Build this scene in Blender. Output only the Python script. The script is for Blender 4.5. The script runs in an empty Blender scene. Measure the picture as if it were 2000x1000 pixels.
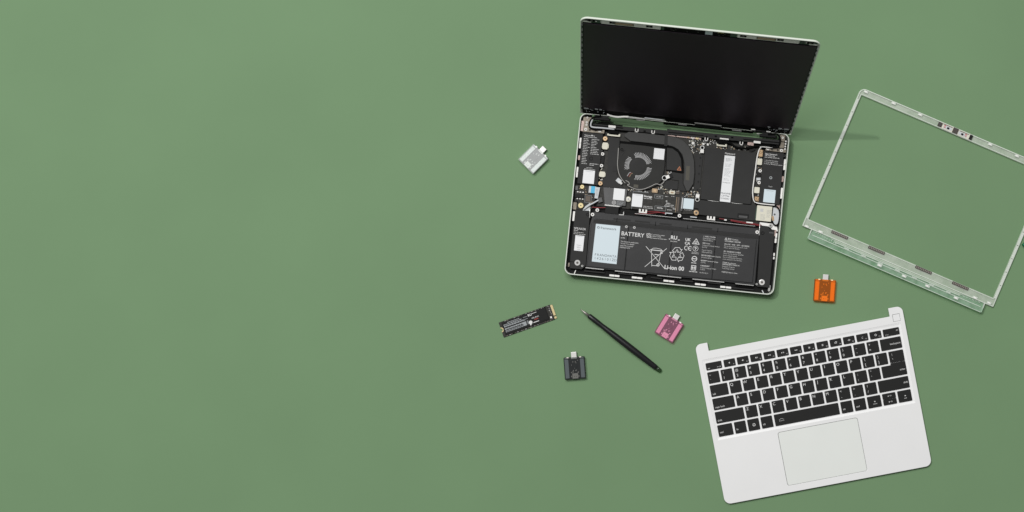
import bpy, bmesh, math, random
from mathutils import Matrix, Vector
random.seed(7)
SC = bpy.context.scene
COL = SC.collection

# ------------------------------------------------------------------ camera
CX, CY, F, DC = 1235.0, 500.0, 2380.0, 1.724      # principal point and focal length in photo pixels, height in metres
cam_d = bpy.data.cameras.new('camera'); cam = bpy.data.objects.new('camera', cam_d); COL.objects.link(cam)
cam_d.sensor_width = 36.0; cam_d.lens = F/2000.0*36.0
cam_d.shift_x = (1000.0-CX)/2000.0; cam_d.shift_y = 0.0
cam_d.clip_start = 0.05; cam_d.clip_end = 60
cam.location = (0, 0, DC); SC.camera = cam

# ------------------------------------------------------------------ light
world = bpy.data.worlds.new('World'); SC.world = world; world.use_nodes = True
bg = world.node_tree.nodes['Background']
bg.inputs['Color'].default_value = (1.0, 1.0, 1.0, 1); bg.inputs['Strength'].default_value = 0.12

def area_light(name, loc, target, power, sx, sy=None, shape='DISK', color=(1, 1, 1)):
    d = bpy.data.lights.new(name, 'AREA'); d.energy = power; d.shape = shape; d.size = sx
    if sy: d.size_y = sy
    d.color = color
    o = bpy.data.objects.new(name, d); COL.objects.link(o); o.location = loc
    o.rotation_euler = (Vector(target)-Vector(loc)).to_track_quat('-Z', 'Y').to_euler()
    return o
area_light('key_lamp', (-2.70, 2.62, 5.72), (0.0, 0.0, 0), 142, 0.11, color=(1.0, 0.985, 0.95))
area_light('softbox_lamp', (-0.9, 2.1, 4.4), (0.05, 0.0, 0), 201, 3.2, 2.4, 'RECTANGLE')

SC.view_settings.view_transform = 'Standard'; SC.view_settings.look = 'None'
SC.view_settings.exposure = 0.0; SC.view_settings.gamma = 1.0
SC.view_settings.use_curve_mapping = False
SC.cycles.max_bounces = 10; SC.cycles.transparent_max_bounces = 16
SC.cycles.caustics_reflective = False; SC.cycles.caustics_refractive = False

# ------------------------------------------------------------------ materials
def srgb(r, g, b):
    f = lambda c: (c/255/12.92 if c/255 <= 0.04045 else ((c/255+0.055)/1.055)**2.4)
    return (f(r), f(g), f(b), 1)
def material(name, color, rough=0.5, metal=0.0, spec=0.5, mottle=0.0, mscale=60, bump=0.0, bscale=900, coat=0.0):
    m = bpy.data.materials.new(name); m.use_nodes = True
    nt = m.node_tree; p = nt.nodes['Principled BSDF']
    col = tuple(color) if len(color) == 4 else (*color, 1)
    p.inputs['Base Color'].default_value = col
    p.inputs['Roughness'].default_value = rough; p.inputs['Metallic'].default_value = metal
    p.inputs['Specular IOR Level'].default_value = spec; p.inputs['Coat Weight'].default_value = coat
    tc = nt.nodes.new('ShaderNodeTexCoord')
    if mottle:
        n = nt.nodes.new('ShaderNodeTexNoise'); n.inputs['Scale'].default_value = mscale; n.inputs['Detail'].default_value = 5
        nt.links.new(tc.outputs['Object'], n.inputs['Vector'])
        r = nt.nodes.new('ShaderNodeMapRange'); r.inputs[1].default_value = 0.3; r.inputs[2].default_value = 0.7
        r.inputs[3].default_value = 1-mottle; r.inputs[4].default_value = 1+mottle
        nt.links.new(n.outputs['Fac'], r.inputs[0])
        mx = nt.nodes.new('ShaderNodeMix'); mx.data_type = 'RGBA'; mx.blend_type = 'MULTIPLY'; mx.inputs[0].default_value = 1
        mx.inputs[6].default_value = col; nt.links.new(r.outputs[0], mx.inputs[7])
        nt.links.new(mx.outputs[2], p.inputs['Base Color'])
    if bump:
        n2 = nt.nodes.new('ShaderNodeTexNoise'); n2.inputs['Scale'].default_value = bscale; n2.inputs['Detail'].default_value = 3
        nt.links.new(tc.outputs['Object'], n2.inputs['Vector'])
        b = nt.nodes.new('ShaderNodeBump'); b.inputs['Strength'].default_value = bump; b.inputs['Distance'].default_value = 0.0004
        nt.links.new(n2.outputs['Fac'], b.inputs['Height']); nt.links.new(b.outputs['Normal'], p.inputs['Normal'])
    return m
def clear_plastic(name, tint, body, opacity, rough=0.25, mottle=0.0):
    m = bpy.data.materials.new(name); m.use_nodes = True
    nt = m.node_tree; p = nt.nodes['Principled BSDF']; out = nt.nodes['Material Output']
    p.inputs['Base Color'].default_value = (*body, 1); p.inputs['Roughness'].default_value = rough
    t = nt.nodes.new('ShaderNodeBsdfTransparent'); t.inputs['Color'].default_value = (*tint, 1)
    mx = nt.nodes.new('ShaderNodeMixShader'); mx.inputs[0].default_value = opacity
    if mottle:
        tc = nt.nodes.new('ShaderNodeTexCoord')
        n = nt.nodes.new('ShaderNodeTexNoise'); n.inputs['Scale'].default_value = 90; n.inputs['Detail'].default_value = 3
        nt.links.new(tc.outputs['Object'], n.inputs['Vector'])
        r = nt.nodes.new('ShaderNodeMapRange'); r.inputs[1].default_value = 0.35; r.inputs[2].default_value = 0.65
        r.inputs[3].default_value = opacity-mottle; r.inputs[4].default_value = opacity+mottle
        nt.links.new(n.outputs['Fac'], r.inputs[0]); nt.links.new(r.outputs[0], mx.inputs[0])
    nt.links.new(t.outputs[0], mx.inputs[1]); nt.links.new(p.outputs[0], mx.inputs[2]); nt.links.new(mx.outputs[0], out.inputs['Surface'])
    return m

M = {}
M['table'] = material('green_paper', (0.155, 0.257, 0.136), 0.75, spec=0.25, mottle=0.03, mscale=5, bump=0.12, bscale=700)
M['deck'] = material('silver_aluminium', (0.785, 0.785, 0.783), 0.40, spec=0.45, mottle=0.022, mscale=11, bump=0.08, bscale=2500)
M['tray'] = material('keyboard_well_aluminium', (0.83, 0.83, 0.828), 0.45, spec=0.4, bump=0.05, bscale=2500)
M['pad'] = material('touchpad_glass', (0.745, 0.765, 0.735), 0.3, spec=0.4, mottle=0.012, mscale=18)
M['gap'] = material('dark_gap', (0.06, 0.06, 0.06), 0.8)
M['key'] = material('black_key_plastic', (0.0135, 0.0135, 0.013), 0.55, spec=0.25, mottle=0.12, mscale=900, bump=0.1, bscale=3500)
M['legend'] = material('white_legend_ink', (0.66, 0.66, 0.65), 0.6)
M['rim'] = material('rim_aluminium', (0.66, 0.70, 0.63), 0.4, spec=0.5, bump=0.04, bscale=2500)
M['tub'] = material('dark_chassis_inside', (0.007, 0.007, 0.007), 0.7, spec=0.15, mottle=0.5, mscale=200)
M['black'] = material('black_plastic', (0.010, 0.010, 0.010), 0.6, spec=0.2)
M['deep'] = material('deep_black', (0.004, 0.004, 0.004), 0.75, spec=0.08)
M['card'] = material('matte_black_cover', (0.024, 0.024, 0.0235), 0.6, spec=0.2, mottle=0.06, mscale=80, bump=0.05, bscale=2500)
M['cover'] = material('charcoal_heat_cover', (0.027, 0.027, 0.0265), 0.6, spec=0.2, mottle=0.06, mscale=60)
M['board'] = material('circuit_board_black', (0.027, 0.026, 0.023), 0.55, spec=0.25, mottle=0.35, mscale=350)
M['pouch'] = material('battery_wrap', (0.031, 0.031, 0.0318), 0.42, spec=0.32, mottle=0.10, mscale=45, bump=0.15, bscale=300)
M['fan'] = material('fan_housing', (0.023, 0.023, 0.0215), 0.6, spec=0.2, mottle=0.06, mscale=60)
M['pipe'] = material('heat_pipe_black', (0.046, 0.046, 0.045), 0.55, spec=0.25, mottle=0.05, mscale=60)
M['shield'] = material('grey_shield', (0.075, 0.075, 0.075), 0.4, metal=0.3, mottle=0.1, mscale=70)
M['blade'] = material('fan_blade_grey', (0.40, 0.40, 0.40), 0.5)
M['white'] = material('white_label_paper', (0.76, 0.77, 0.78), 0.6)
M['bluewhite'] = material('bluish_label_paper', (0.60, 0.69, 0.735), 0.6)
M['cream'] = material('cream_connector', (0.66, 0.64, 0.53), 0.5)
M['pale'] = material('white_foam_pad', (0.80, 0.79, 0.76), 0.7)
M['ink'] = material('dark_ink', (0.035, 0.04, 0.045), 0.7)
M['slateink'] = material('slate_ink', (0.10, 0.115, 0.125), 0.7)
M['greyink'] = material('grey_ink', (0.30, 0.32, 0.33), 0.7)
M['dimink'] = material('light_grey_ink', (0.52, 0.52, 0.51), 0.7)
M['copper'] = material('copper_pad', (0.52, 0.36, 0.21), 0.35, metal=0.5)
M['gold'] = material('gold_contact', (0.66, 0.55, 0.30), 0.35, metal=0.5)
M['pinkmetal'] = material('pinkish_chassis_metal', (0.40, 0.30, 0.27), 0.4, metal=0.3, mottle=0.25, mscale=300)
M['beige'] = material('beige_bracket_metal', (0.19, 0.165, 0.13), 0.45, metal=0.4, mottle=0.3, mscale=300)
M['silver'] = material('silver_metal', (0.62, 0.62, 0.60), 0.3, metal=0.6)
M['screw'] = material('steel_screw', (0.72, 0.71, 0.69), 0.35, metal=0.3)
M['socket'] = material('recess_shade', (0.12, 0.11, 0.10), 0.7)  # dark colour stands in for the shade inside small recesses
M['brown'] = material('brown_chip', (0.085, 0.062, 0.045), 0.5)
M['tan'] = material('tan_component', (0.36, 0.26, 0.16), 0.5)
M['blue'] = material('cyan_tape', (0.06, 0.42, 0.66), 0.5)
M['ribbon'] = material('pale_ribbon_cable', (0.52, 0.54, 0.55), 0.5)
M['red'] = material('red_wire', (0.22, 0.02, 0.025), 0.5)
M['wire'] = material('grey_wire', (0.36, 0.35, 0.33), 0.4)
M['orangeink'] = material('orange_ink', (0.55, 0.20, 0.09), 0.6)
M['redink'] = material('red_ink', (0.50, 0.04, 0.03), 0.6)
M['screen'] = material('matte_screen', (0.0012, 0.0012, 0.0012), 0.42, spec=0.44)
M['screen'].node_tree.nodes['Principled BSDF'].inputs['Specular Tint'].default_value = (1.0, 0.72, 1.0, 1)
M['pcbgreen'] = material('green_board', (0.03, 0.07, 0.045), 0.5)
M['olive'] = material('olive_tape', (0.05, 0.045, 0.03), 0.5)
M['magnet'] = material('magnet_brown', (0.05, 0.04, 0.035), 0.5)
M['magnetcell'] = material('magnet_grey', (0.21, 0.19, 0.165), 0.5)
M['steel'] = material('polished_steel', (0.30, 0.29, 0.26), 0.45, metal=0.7)
M['spudger'] = clear_plastic('plastic_green_reflection', (0.45, 0.62, 0.42), (0.05, 0.08, 0.045), 0.35, 0.2)  # reflection of the green table put into the plastic's tint
M['rubber'] = material('black_handle_plastic', (0.009, 0.009, 0.010), 0.38, spec=0.45, bump=0.05, bscale=1500)
M['bezel'] = clear_plastic('frosted_clear_plastic', (0.93, 0.98, 0.93), (0.74, 0.78, 0.70), 0.34, 0.35, 0.06)
M['bezelcover'] = clear_plastic('clear_green_plastic', (0.82, 0.95, 0.85), (0.48, 0.63, 0.50), 0.30, 0.15, 0.10)
M['bezelrib'] = clear_plastic('frosted_plastic_rib', (0.95, 0.98, 0.95), (0.86, 0.89, 0.84), 0.58, 0.3)

# ------------------------------------------------------------------ helpers
class Frame:
    """a local frame; px() sends a photo pixel to the frame's plane z"""
    def __init__(s, mat): s.m = mat; s.i = mat.inverted()
    def px(s, x, y, z=0.0):
        o = s.i @ Vector((0, 0, DC)); d = s.i.to_3x3() @ Vector(((x-CX)/F, -(y-CY)/F, -1))
        t = (z-o.z)/d.z; p = o+d*t
        return p.x, p.y
    def sc(s, z): return (DC-(s.m @ Vector((0, 0, z))).z)/F
def at(x, y, z=0.0):
    k = (DC-z)/F
    return Vector(((x-CX)*k, -(y-CY)*k, z))

def ccw(p):
    a = sum(p[i][0]*p[(i+1) % len(p)][1]-p[(i+1) % len(p)][0]*p[i][1] for i in range(len(p)))
    return list(p) if a > 0 else list(p)[::-1]
def inset(p, d):
    out = []; n = len(p)
    for i in range(n):
        a, b, c = Vector(p[i-1]), Vector(p[i]), Vector(p[(i+1) % n])
        e1 = (b-a); e2 = (c-b)
        if e1.length < 1e-9 or e2.length < 1e-9: out.append(tuple(b)); continue
        e1.normalize(); e2.normalize()
        n1 = Vector((-e1.y, e1.x)); n2 = Vector((-e2.y, e2.x)); m = n1+n2
        if m.length < 1e-6: m = n1
        m.normalize(); k = max(0.35, m.dot(n1))
        out.append(tuple(b+m*(d/k)))
    return out
def rrect(cx, cy, w, h, r=0.0, rot=0.0, n=4):
    pts = []
    r = min(r, w/2*0.999, h/2*0.999)
    if r <= 1e-6:
        base = [(-w/2, -h/2), (w/2, -h/2), (w/2, h/2), (-w/2, h/2)]
    else:
        base = []
        for qx, qy, a0 in ((1, -1, -90), (1, 1, 0), (-1, 1, 90), (-1, -1, 180)):
            for k in range(n+1):
                a = math.radians(a0+90*k/n)
                base.append((qx*(w/2-r)+r*math.cos(a), qy*(h/2-r)+r*math.sin(a)))
    c, s = math.cos(rot), math.sin(rot)
    return [(cx+x*c-y*s, cy+x*s+y*c) for x, y in base]
def circle(cx, cy, r, n=20): return [(cx+r*math.cos(2*math.pi*k/n), cy+r*math.sin(2*math.pi*k/n)) for k in range(n)]
def arcpts(cx, cy, r, a0, a1, n=14): return [(cx+r*math.cos(math.radians(a0+(a1-a0)*k/n)), cy+r*math.sin(math.radians(a0+(a1-a0)*k/n))) for k in range(n+1)]

_txt = {}
def text_geo(s, size, align, bold):
    key = (s, align, bold)
    if key not in _txt:
        c = bpy.data.curves.new('lettering', 'FONT'); c.body = s; c.size = 1; c.align_x = align; c.align_y = 'CENTER'
        c.resolution_u = 3; c.offset = 0.012 if bold == 1 else (0.028 if bold == 2 else 0.0)
        o = bpy.data.objects.new('lettering', c)
        me = o.to_mesh()
        _txt[key] = ([tuple(v.co) for v in me.vertices], [tuple(p.vertices) for p in me.polygons])
        o.to_mesh_clear(); bpy.data.objects.remove(o); bpy.data.curves.remove(c)
    v, f = _txt[key]
    return [(x*size, y*size) for x, y, z in v], f

class MB:
    def __init__(s): s.bm = bmesh.new(); s.smooth = False
    def prism(s, pts, z0, z1, bev=0.0, mi=0, bottom=True):
        pts = ccw(pts); bm = s.bm
        rings = [[bm.verts.new((x, y, z0)) for x, y in pts]]
        if bev > 0:
            rings.append([bm.verts.new((x, y, z1-bev)) for x, y in pts])
            rings.append([bm.verts.new((x, y, z1-bev*0.3)) for x, y in inset(pts, bev*0.3)])
            rings.append([bm.verts.new((x, y, z1)) for x, y in inset(pts, bev)])
        else:
            rings.append([bm.verts.new((x, y, z1)) for x, y in pts])
        n = len(pts)
        for a, b in zip(rings, rings[1:]):
            for i in range(n):
                f = bm.faces.new((a[i], a[(i+1) % n], b[(i+1) % n], b[i])); f.material_index = mi
        f = bm.faces.new(rings[-1]); f.material_index = mi
        if bottom:
            f = bm.faces.new(rings[0][::-1]); f.material_index = mi
        return s
    def sheet(s, pts, z, mi=0):
        f = s.bm.faces.new([s.bm.verts.new((x, y, z)) for x, y in ccw(pts)]); f.material_index = mi; return s
    def ring(s, outer, inner, z0, z1, mi=0):
        bm = s.bm; n = len(outer); A = [[bm.verts.new((x, y, z)) for x, y in p] for p, z in ((outer, z0), (outer, z1), (inner, z1), (inner, z0))]
        for k in range(4):
            a, b = A[k], A[(k+1) % 4]
            for i in range(n):
                f = bm.faces.new((a[i], a[(i+1) % n], b[(i+1) % n], b[i])); f.material_index = mi
        return s
    def bar(s, p, q, w, z, h=0.00006):
        d = Vector(q)-Vector(p); l = d.length; c = (Vector(p)+Vector(q))/2
        s.prism(rrect(c.x, c.y, l+w*0.3, w, 0, math.atan2(d.y, d.x)), z, z+h); return s
    def stroke(s, pts, w, z, closed=False, h=0.00006):
        n = len(pts)
        for i in range(n if closed else n-1): s.bar(pts[i], pts[(i+1) % n], w, z+0.00001*(i % 3), h)
        return s
    def tube(s, pts, r, n=7, steps=6):
        P = [Vector(p) for p in pts]; Q = []
        for i in range(len(P)-1):
            p0, p1, p2, p3 = P[max(0, i-1)], P[i], P[i+1], P[min(len(P)-1, i+2)]
            for k in range(steps):
                t = k/steps
                Q.append(0.5*((2*p1)+(p2-p0)*t+(2*p0-5*p1+4*p2-p3)*t*t+(3*p1-p0-3*p2+p3)*t**3))
        Q.append(P[-1]); rings = []
        for i, q in enumerate(Q):
            d = (Q[min(i+1, len(Q)-1)]-Q[max(i-1, 0)]).normalized()
            up = Vector((0, 0, 1)); a = d.cross(up)
            if a.length < 1e-4: a = d.cross(Vector((1, 0, 0)))
            a.normalize(); b = a.cross(d)
            rings.append([s.bm.verts.new(q+a*(r*math.cos(2*math.pi*k/n))+b*(r*math.sin(2*math.pi*k/n))) for k in range(n)])
        for a, b in zip(rings, rings[1:]):
            for k in range(n): s.bm.faces.new((a[k], a[(k+1) % n], b[(k+1) % n], b[k]))
        s.bm.faces.new(rings[0][::-1]); s.bm.faces.new(rings[-1]); s.smooth = True
        return s
    def lathe(s, cx, cy, prof, n=20, mis=None):
        """prof: (radius, z) from outside bottom to the centre"""
        rings = []
        for r, z in prof:
            rings.append([s.bm.verts.new((cx, cy, z))] if r < 1e-7 else [s.bm.verts.new((cx+r*math.cos(2*math.pi*k/n), cy+r*math.sin(2*math.pi*k/n), z)) for k in range(n)])
        for j, (a, b) in enumerate(zip(rings, rings[1:])):
            for k in range(n):
                if len(b) == 1: f = s.bm.faces.new((a[k], a[(k+1) % n], b[0]))
                else: f = s.bm.faces.new((a[k], a[(k+1) % n], b[(k+1) % n], b[k]))
                if mis: f.material_index = mis[j]
        return s
    def text(s, string, x, y, size, z, rot=0.0, align='LEFT', bold=0, sx=1.0):
        v, f = text_geo(string, size, align, bold); c, sn = math.cos(rot), math.sin(rot)
        V = [s.bm.verts.new((x+a*sx*c-b*sn, y+a*sx*sn+b*c, z)) for a, b in v]
        for q in f:
            try: s.bm.faces.new([V[i] for i in q])
            except ValueError: pass
        return s
    def build(s, name, mats, parent=None, loc=(0, 0, 0), kind=None, label=None, matrix=None, rec=True):
        if rec: bmesh.ops.recalc_face_normals(s.bm, faces=s.bm.faces)
        me = bpy.data.meshes.new(name); s.bm.to_mesh(me); s.bm.free()
        for m in (mats if isinstance(mats, (list, tuple)) else [mats]): me.materials.append(m)
        if s.smooth:
            for p in me.polygons: p.use_smooth = True
        return link(name, me, parent, loc, kind, label, matrix)
def link(name, me, parent=None, loc=(0, 0, 0), kind=None, label=None, matrix=None):
    o = bpy.data.objects.new(name, me); COL.objects.link(o)
    if parent: o.parent = parent
    if matrix is not None: o.matrix_local = matrix
    else: o.location = loc
    if kind: o['kind'] = kind
    if label: o['label'] = label
    return o
def flat_text(items, z):
    """items: (string, x, y, size, kwargs)"""
    b = MB()
    for s, x, y, size, kw in items: b.text(s, x, y, size, z, **kw)
    return b
def plate(name, outline, holes, z0, z1, bev, mat, parent, label=None):
    """a plate with holes, rounded edges: a filled 2-D curve turned to a mesh"""
    c = bpy.data.curves.new(name, 'CURVE'); c.dimensions = '2D'; c.fill_mode = 'BOTH'
    c.extrude = max(1e-5, (z1-z0)/2-bev); c.bevel_depth = bev; c.bevel_resolution = 2; c.offset = -bev
    for pts in [outline]+list(holes):
        sp = c.splines.new('POLY'); sp.points.add(len(pts)-1); sp.use_cyclic_u = True
        for p, (x, y) in zip(sp.points, pts): p.co = (x, y, 0, 1)
    o = bpy.data.objects.new(name, c); me = bpy.data.meshes.new_from_object(o)
    bpy.data.objects.remove(o); bpy.data.curves.remove(c)
    me.name = name; me.transform(Matrix.Translation((0, 0, (z0+z1)/2)))
    me.materials.clear(); me.materials.append(mat)
    return link(name, me, parent, label=label)
def thing(name, label, cat, matrix, group=None):
    o = bpy.data.objects.new(name, None); COL.objects.link(o); o.matrix_world = matrix; o.empty_display_size = 0.02
    o['label'] = label; o['category'] = cat
    if group: o['group'] = group
    return o
def mat2(loc, deg): return Matrix.Translation(loc) @ Matrix.Rotation(math.radians(deg), 4, 'Z')

# ------------------------------------------------------------------ setting: the green surface
b = MB(); N = 24; S = 3.2
grid = [[b.bm.verts.new((-S+2*S*i/N, -S+2*S*j/N, 0)) for i in range(N+1)] for j in range(N+1)]
for j in range(N):
    for i in range(N): b.bm.faces.new((grid[j][i], grid[j][i+1], grid[j+1][i+1], grid[j+1][i]))
b.build('table_surface', M['table'], kind='structure')

# ================================================================== LAPTOP
ZR = 0.0130                                        # top of the base's rim
LW, LH, LROT = 0.2954, 0.2274, -5.85
LIFT = 0.0032                                      # height of the rubber feet under the base
o0 = at(1101.4, 535.0, ZR+LIFT)
LM = mat2((o0.x, o0.y, LIFT), LROT)
laptop = thing('open_laptop', 'opened silver laptop with its lid up and black inner components laid bare', 'laptop', LM)
L = Frame(LM)
def sz(v, z): return v*L.sc(z)
def box(name, px, py, w, h, z0, z1, mat, parent, r=0.0, bev=0.0, rot=0.0, kind=None, label=None):
    x, y = L.px(px, py, z1); k = L.sc(z1)
    return MB().prism(rrect(x, y, w*k, h*k, r*k, math.radians(rot)), z0, z1, bev).build(name, M[mat], parent, kind=kind, label=label)
def poly(name, pts, z0, z1, mat, parent, bev=0.0, kind=None, label=None):
    return MB().prism([L.px(x, y, z1) for x, y in pts], z0, z1, bev).build(name, M[mat], parent, kind=kind, label=label)
def screw(px, py, r, z, parent, mat='screw', name='screw', z0=None):
    x, y = L.px(px, py, z); k = L.sc(z)*r; h = 0.0008
    return MB().lathe(x, y, [(k, (z0 if z0 is not None else z-0.002)), (k, z-h*0.3), (k*0.85, z), (k*0.42, z), (k*0.34, z-h), (0, z-h)], 18, [0, 0, 0, 1, 1]).build(name, [M[mat], M['socket']], parent)
def pad(px, py, r, z, parent, mat, name='grounding_pad'):
    x, y = L.px(px, py, z); k = L.sc(z)*r
    return MB().lathe(x, y, [(k, z-0.003), (k, z-0.0002), (k*0.9, z), (k*0.25, z), (k*0.2, z-0.0005), (0, z-0.0005)], 18, [0, 0, 0, 1, 1]).build(name, [M[mat], M['socket']], parent)
def wire(name, pts, r, mat, parent):
    return MB().tube([(*L.px(x, y, z), z) for x, y, z in pts], r).build(name, M[mat], parent)

# ---- base tub: floor with a rear notch between the hinges, walls, light rim
RR = 0.0095
def base_outline(ins, r):
    w, h = LW, LH
    pts = []
    for qx, qy, a0 in ((w-ins-r, ins+r, -90), (w-ins-r, h-ins-r, 0), (ins+r, h-ins-r, 90), (ins+r, ins+r, 180)):
        for k in range(7):
            a = math.radians(a0+15*k); pts.append((qx+r*math.cos(a), qy+r*math.sin(a)))
    return pts
NX0, NX1, NY = 0.0165, LW-0.0145, 0.0150            # notch: from, to, depth
def notched(ins, r):
    p = base_outline(ins, r)
    return p[:14]+[(NX1, LH-ins), (NX1, LH-NY), (NX0, LH-NY), (NX0, LH-ins)]+p[14:]
base = MB().prism(notched(0.0012, RR-0.001), 0.002, 0.0042).build('base_tub', M['tub'], laptop)
outer = notched(0, RR); inner = notched(0.0013, RR-0.0013)
b = MB(); n = len(outer)
prof = [(notched(0.004, RR-0.003), 0.0020), (notched(0.0006, RR), 0.0050), (outer, 0.0085), (outer, ZR-0.0004), (notched(0.0004, RR-0.0004), ZR), (inner, ZR), (notched(0.0016, RR-0.0016), 0.0042)]
rings = [[b.bm.verts.new((x, y, z)) for x, y in p] for p, z in prof]
skip = set(range(14, 17))                           # the rear notch stays open
for a, c in zip(rings, rings[1:]):
    for i in range(n):
        if i in skip: continue
        b.bm.faces.new((a[i], a[(i+1) % n], c[(i+1) % n], c[i]))
b.build('rim', M['rim'], base)
for fx, fy in ((0.03, 0.02), (LW-0.03, 0.02), (0.03, LH-0.03), (LW-0.03, LH-0.03)):
    MB().prism(rrect(fx, fy, 0.03, 0.006, 0.003), -LIFT, 0.0021).build('rubber_foot', M['black'], base)
ZF = 0.0043
# inner side strips of the tub (dark bosses and pink glimpses along the rim)
for x, y, w, h, m in ((1131.3, 308, 5, 9, 'pinkmetal'), (1122.5, 402, 7, 14, 'beige'), (1528, 349.6, 5, 11, 'pinkmetal'), (1520, 404, 6, 9, 'pinkmetal'), (1513, 455, 6, 12, 'pinkmetal'),
                     (1111, 517, 3, 8, 'beige'), (1502.5, 563, 4, 12, 'silver')):
    box('chassis_bracket', x, y, w, h, ZF, 0.0085, m, base, r=1.2)
for x, y, w, h in ((1133.6, 274, 3.6, 10), (1132.6, 284.5, 3.6, 10), (1127.7, 331, 3.6, 10), (1126.6, 341.2, 3.6, 10), (1533, 316.4, 3.6, 10.5), (1532, 327, 3.6, 10), (1527, 372.2, 3.6, 10.5), (1526, 382.6, 3.6, 10.5),
                   (1120.5, 422, 3.8, 19), (1516.2, 460, 3.4, 9), (1515, 470, 3.4, 9), (1512, 497, 2.6, 6), (1511.5, 504, 2.4, 5)):
    box('foam_pad', x, y, w, h, ZF, 0.0100, 'pale', base, r=0.8)
for x, y in ((1195, 538), (1239, 542), (1249.5, 543.2), (1301, 548.4), (1311.6, 549.6), (1362.6, 555), (1373.4, 556.2), (1412, 560.4), (1423, 561.6), (1205, 539)):
    box('foam_pad', x, y, 10 if x not in (1195, 1205) else 9.6, 3.6, ZF, 0.0098, 'pale', base, r=0.6)
for x, y, w in ((1161, 531, 40), (1222, 535, 30), (1282, 543, 22), (1341, 549, 26), (1395, 553, 26), (1450, 564, 44), (1175, 540, 18), (1268, 549, 18), (1391, 562, 14)):
    box('front_rib', x, y, w, 2.2, ZF, 0.0075, 'card', base)
for x0, y0, x1, y1 in ((1143.5, 522.6, 1179, 526.6), (1201, 528.9, 1262, 535.4), (1284, 538, 1330.5, 542.4), (1352.6, 545, 1414.4, 551.2), (1436.4, 553.6, 1472, 557.8)):
    cx, cy = (x0+x1)/2, (y0+y1)/2; w = math.hypot(x1-x0, y1-y0)
    box('battery_latch', cx, cy, w, 1.5, ZF, 0.0108, 'silver', base)
    box('latch_pocket', cx-0.4, cy+3.4, w-2, 5.4, ZF, 0.0062, 'deep', base)
wire('corner_strap', [(1124.5, 528, .009), (1121.5, 535, .0105)], 0.0007, 'pale', base)
wire('corner_strap', [(1488.5, 567, .009), (1491.5, 573, .0105)], 0.0008, 'ribbon', base)

# ---- rear hinge corners
hl = poly('hinge_bracket', [(1139.5, 228), (1156, 229), (1150, 250), (1181, 254), (1180, 261), (1137, 257)], ZF, 0.0088, 'beige', base, 0.0003)
poly('bracket_edge', [(1136, 236), (1141.5, 236), (1138.5, 256), (1133.5, 255)], ZF, 0.0094, 'pinkmetal', base)
for x, y, r, m in ((1147.3, 229.6, 1.8, 'pale'), (1146, 238.8, 2, 'pale'), (1145.6, 243.8, 2, 'pale'), (1144, 252.7, 3.1, 'pale'), (1171.3, 255.2, 3.1, 'pale'), (1151.8, 253.8, 1.9, 'black'), (1163.5, 254.5, 1.9, 'black')):
    screw(x, y, r, 0.0094, base, m)
hr = poly('hinge_bracket', [(1496, 287), (1536, 292), (1535, 298.5), (1495, 294)], ZF, 0.0088, 'beige', base, 0.0003)
for x, y, r, m in ((1500, 290.6, 3, 'pale'), (1526.4, 293.8, 3.1, 'pale'), (1507.8, 291.8, 1.9, 'black'), (1519, 293, 1.9, 'black')):
    screw(x, y, r, 0.0094, base, m)
box('hinge_block', 1528.8, 270, 10, 13, ZF, 0.0110, 'beige', base, r=1.2, bev=0.0004)
box('hinge_block', 1527.6, 283.5, 9.6, 12, ZF, 0.0112, 'beige', base, r=2, bev=0.0006)
screw(1529, 269, 2.2, 0.0116, base, 'pale')
for k in range(4): box('foam_pad', 1535-0.6*k, 276+5*k, 2.4, 3, ZF, 0.0105, 'pale', base)

# rear vent bar in front of the notch (dark, with clips)
bar_b = poly('rear_vent_bar', [(1158, 241.5), (1303, 254.6), (1303, 251.8), (1537, 275), (1536, 284), (1300, 262.5), (1157, 249)], ZF, 0.0100, 'card', base, 0.0004)
poly('vent_slot', [(1158, 243.6), (1217, 249.2), (1217, 251.2), (1158, 245.6)], 0.0101, 0.0103, 'deep', base)
poly('vent_slot', [(1305, 257.4), (1374, 264), (1374, 265.6), (1305, 259)], 0.0101, 0.0103, 'deep', base)
poly('vent_slot', [(1452, 271), (1533, 278.6), (1533, 280.6), (1452, 273)], 0.0101, 0.0103, 'deep', base)
for x, y in ((1243.5, 254.6), (1275.6, 258), (1379.6, 272), (1447.8, 280)):
    b = MB(); k = L.sc(0.0105); cx, cy = L.px(x, y, 0.0105)
    for dx, dy, w, h in ((-2.6, 0, 1.6, 6.6), (2.6, 0, 1.6, 6.6), (0, -2.7, 6.8, 1.6)):
        b.prism(rrect(cx+dx*k, cy+dy*k, w*k, h*k), 0.0095, 0.0106)
    b.build('vent_clip', M['pale'], base); box('clip_gap', x+0.4, y-4.4, 4, 3.4, 0.0095, 0.01045, 'deep', base)
for x, y in ((1259, 256), (1398, 266), (1430, 268.5)): box('clip_gap', x, y, 4.4, 3, 0.0095, 0.01045, 'deep', base)
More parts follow.
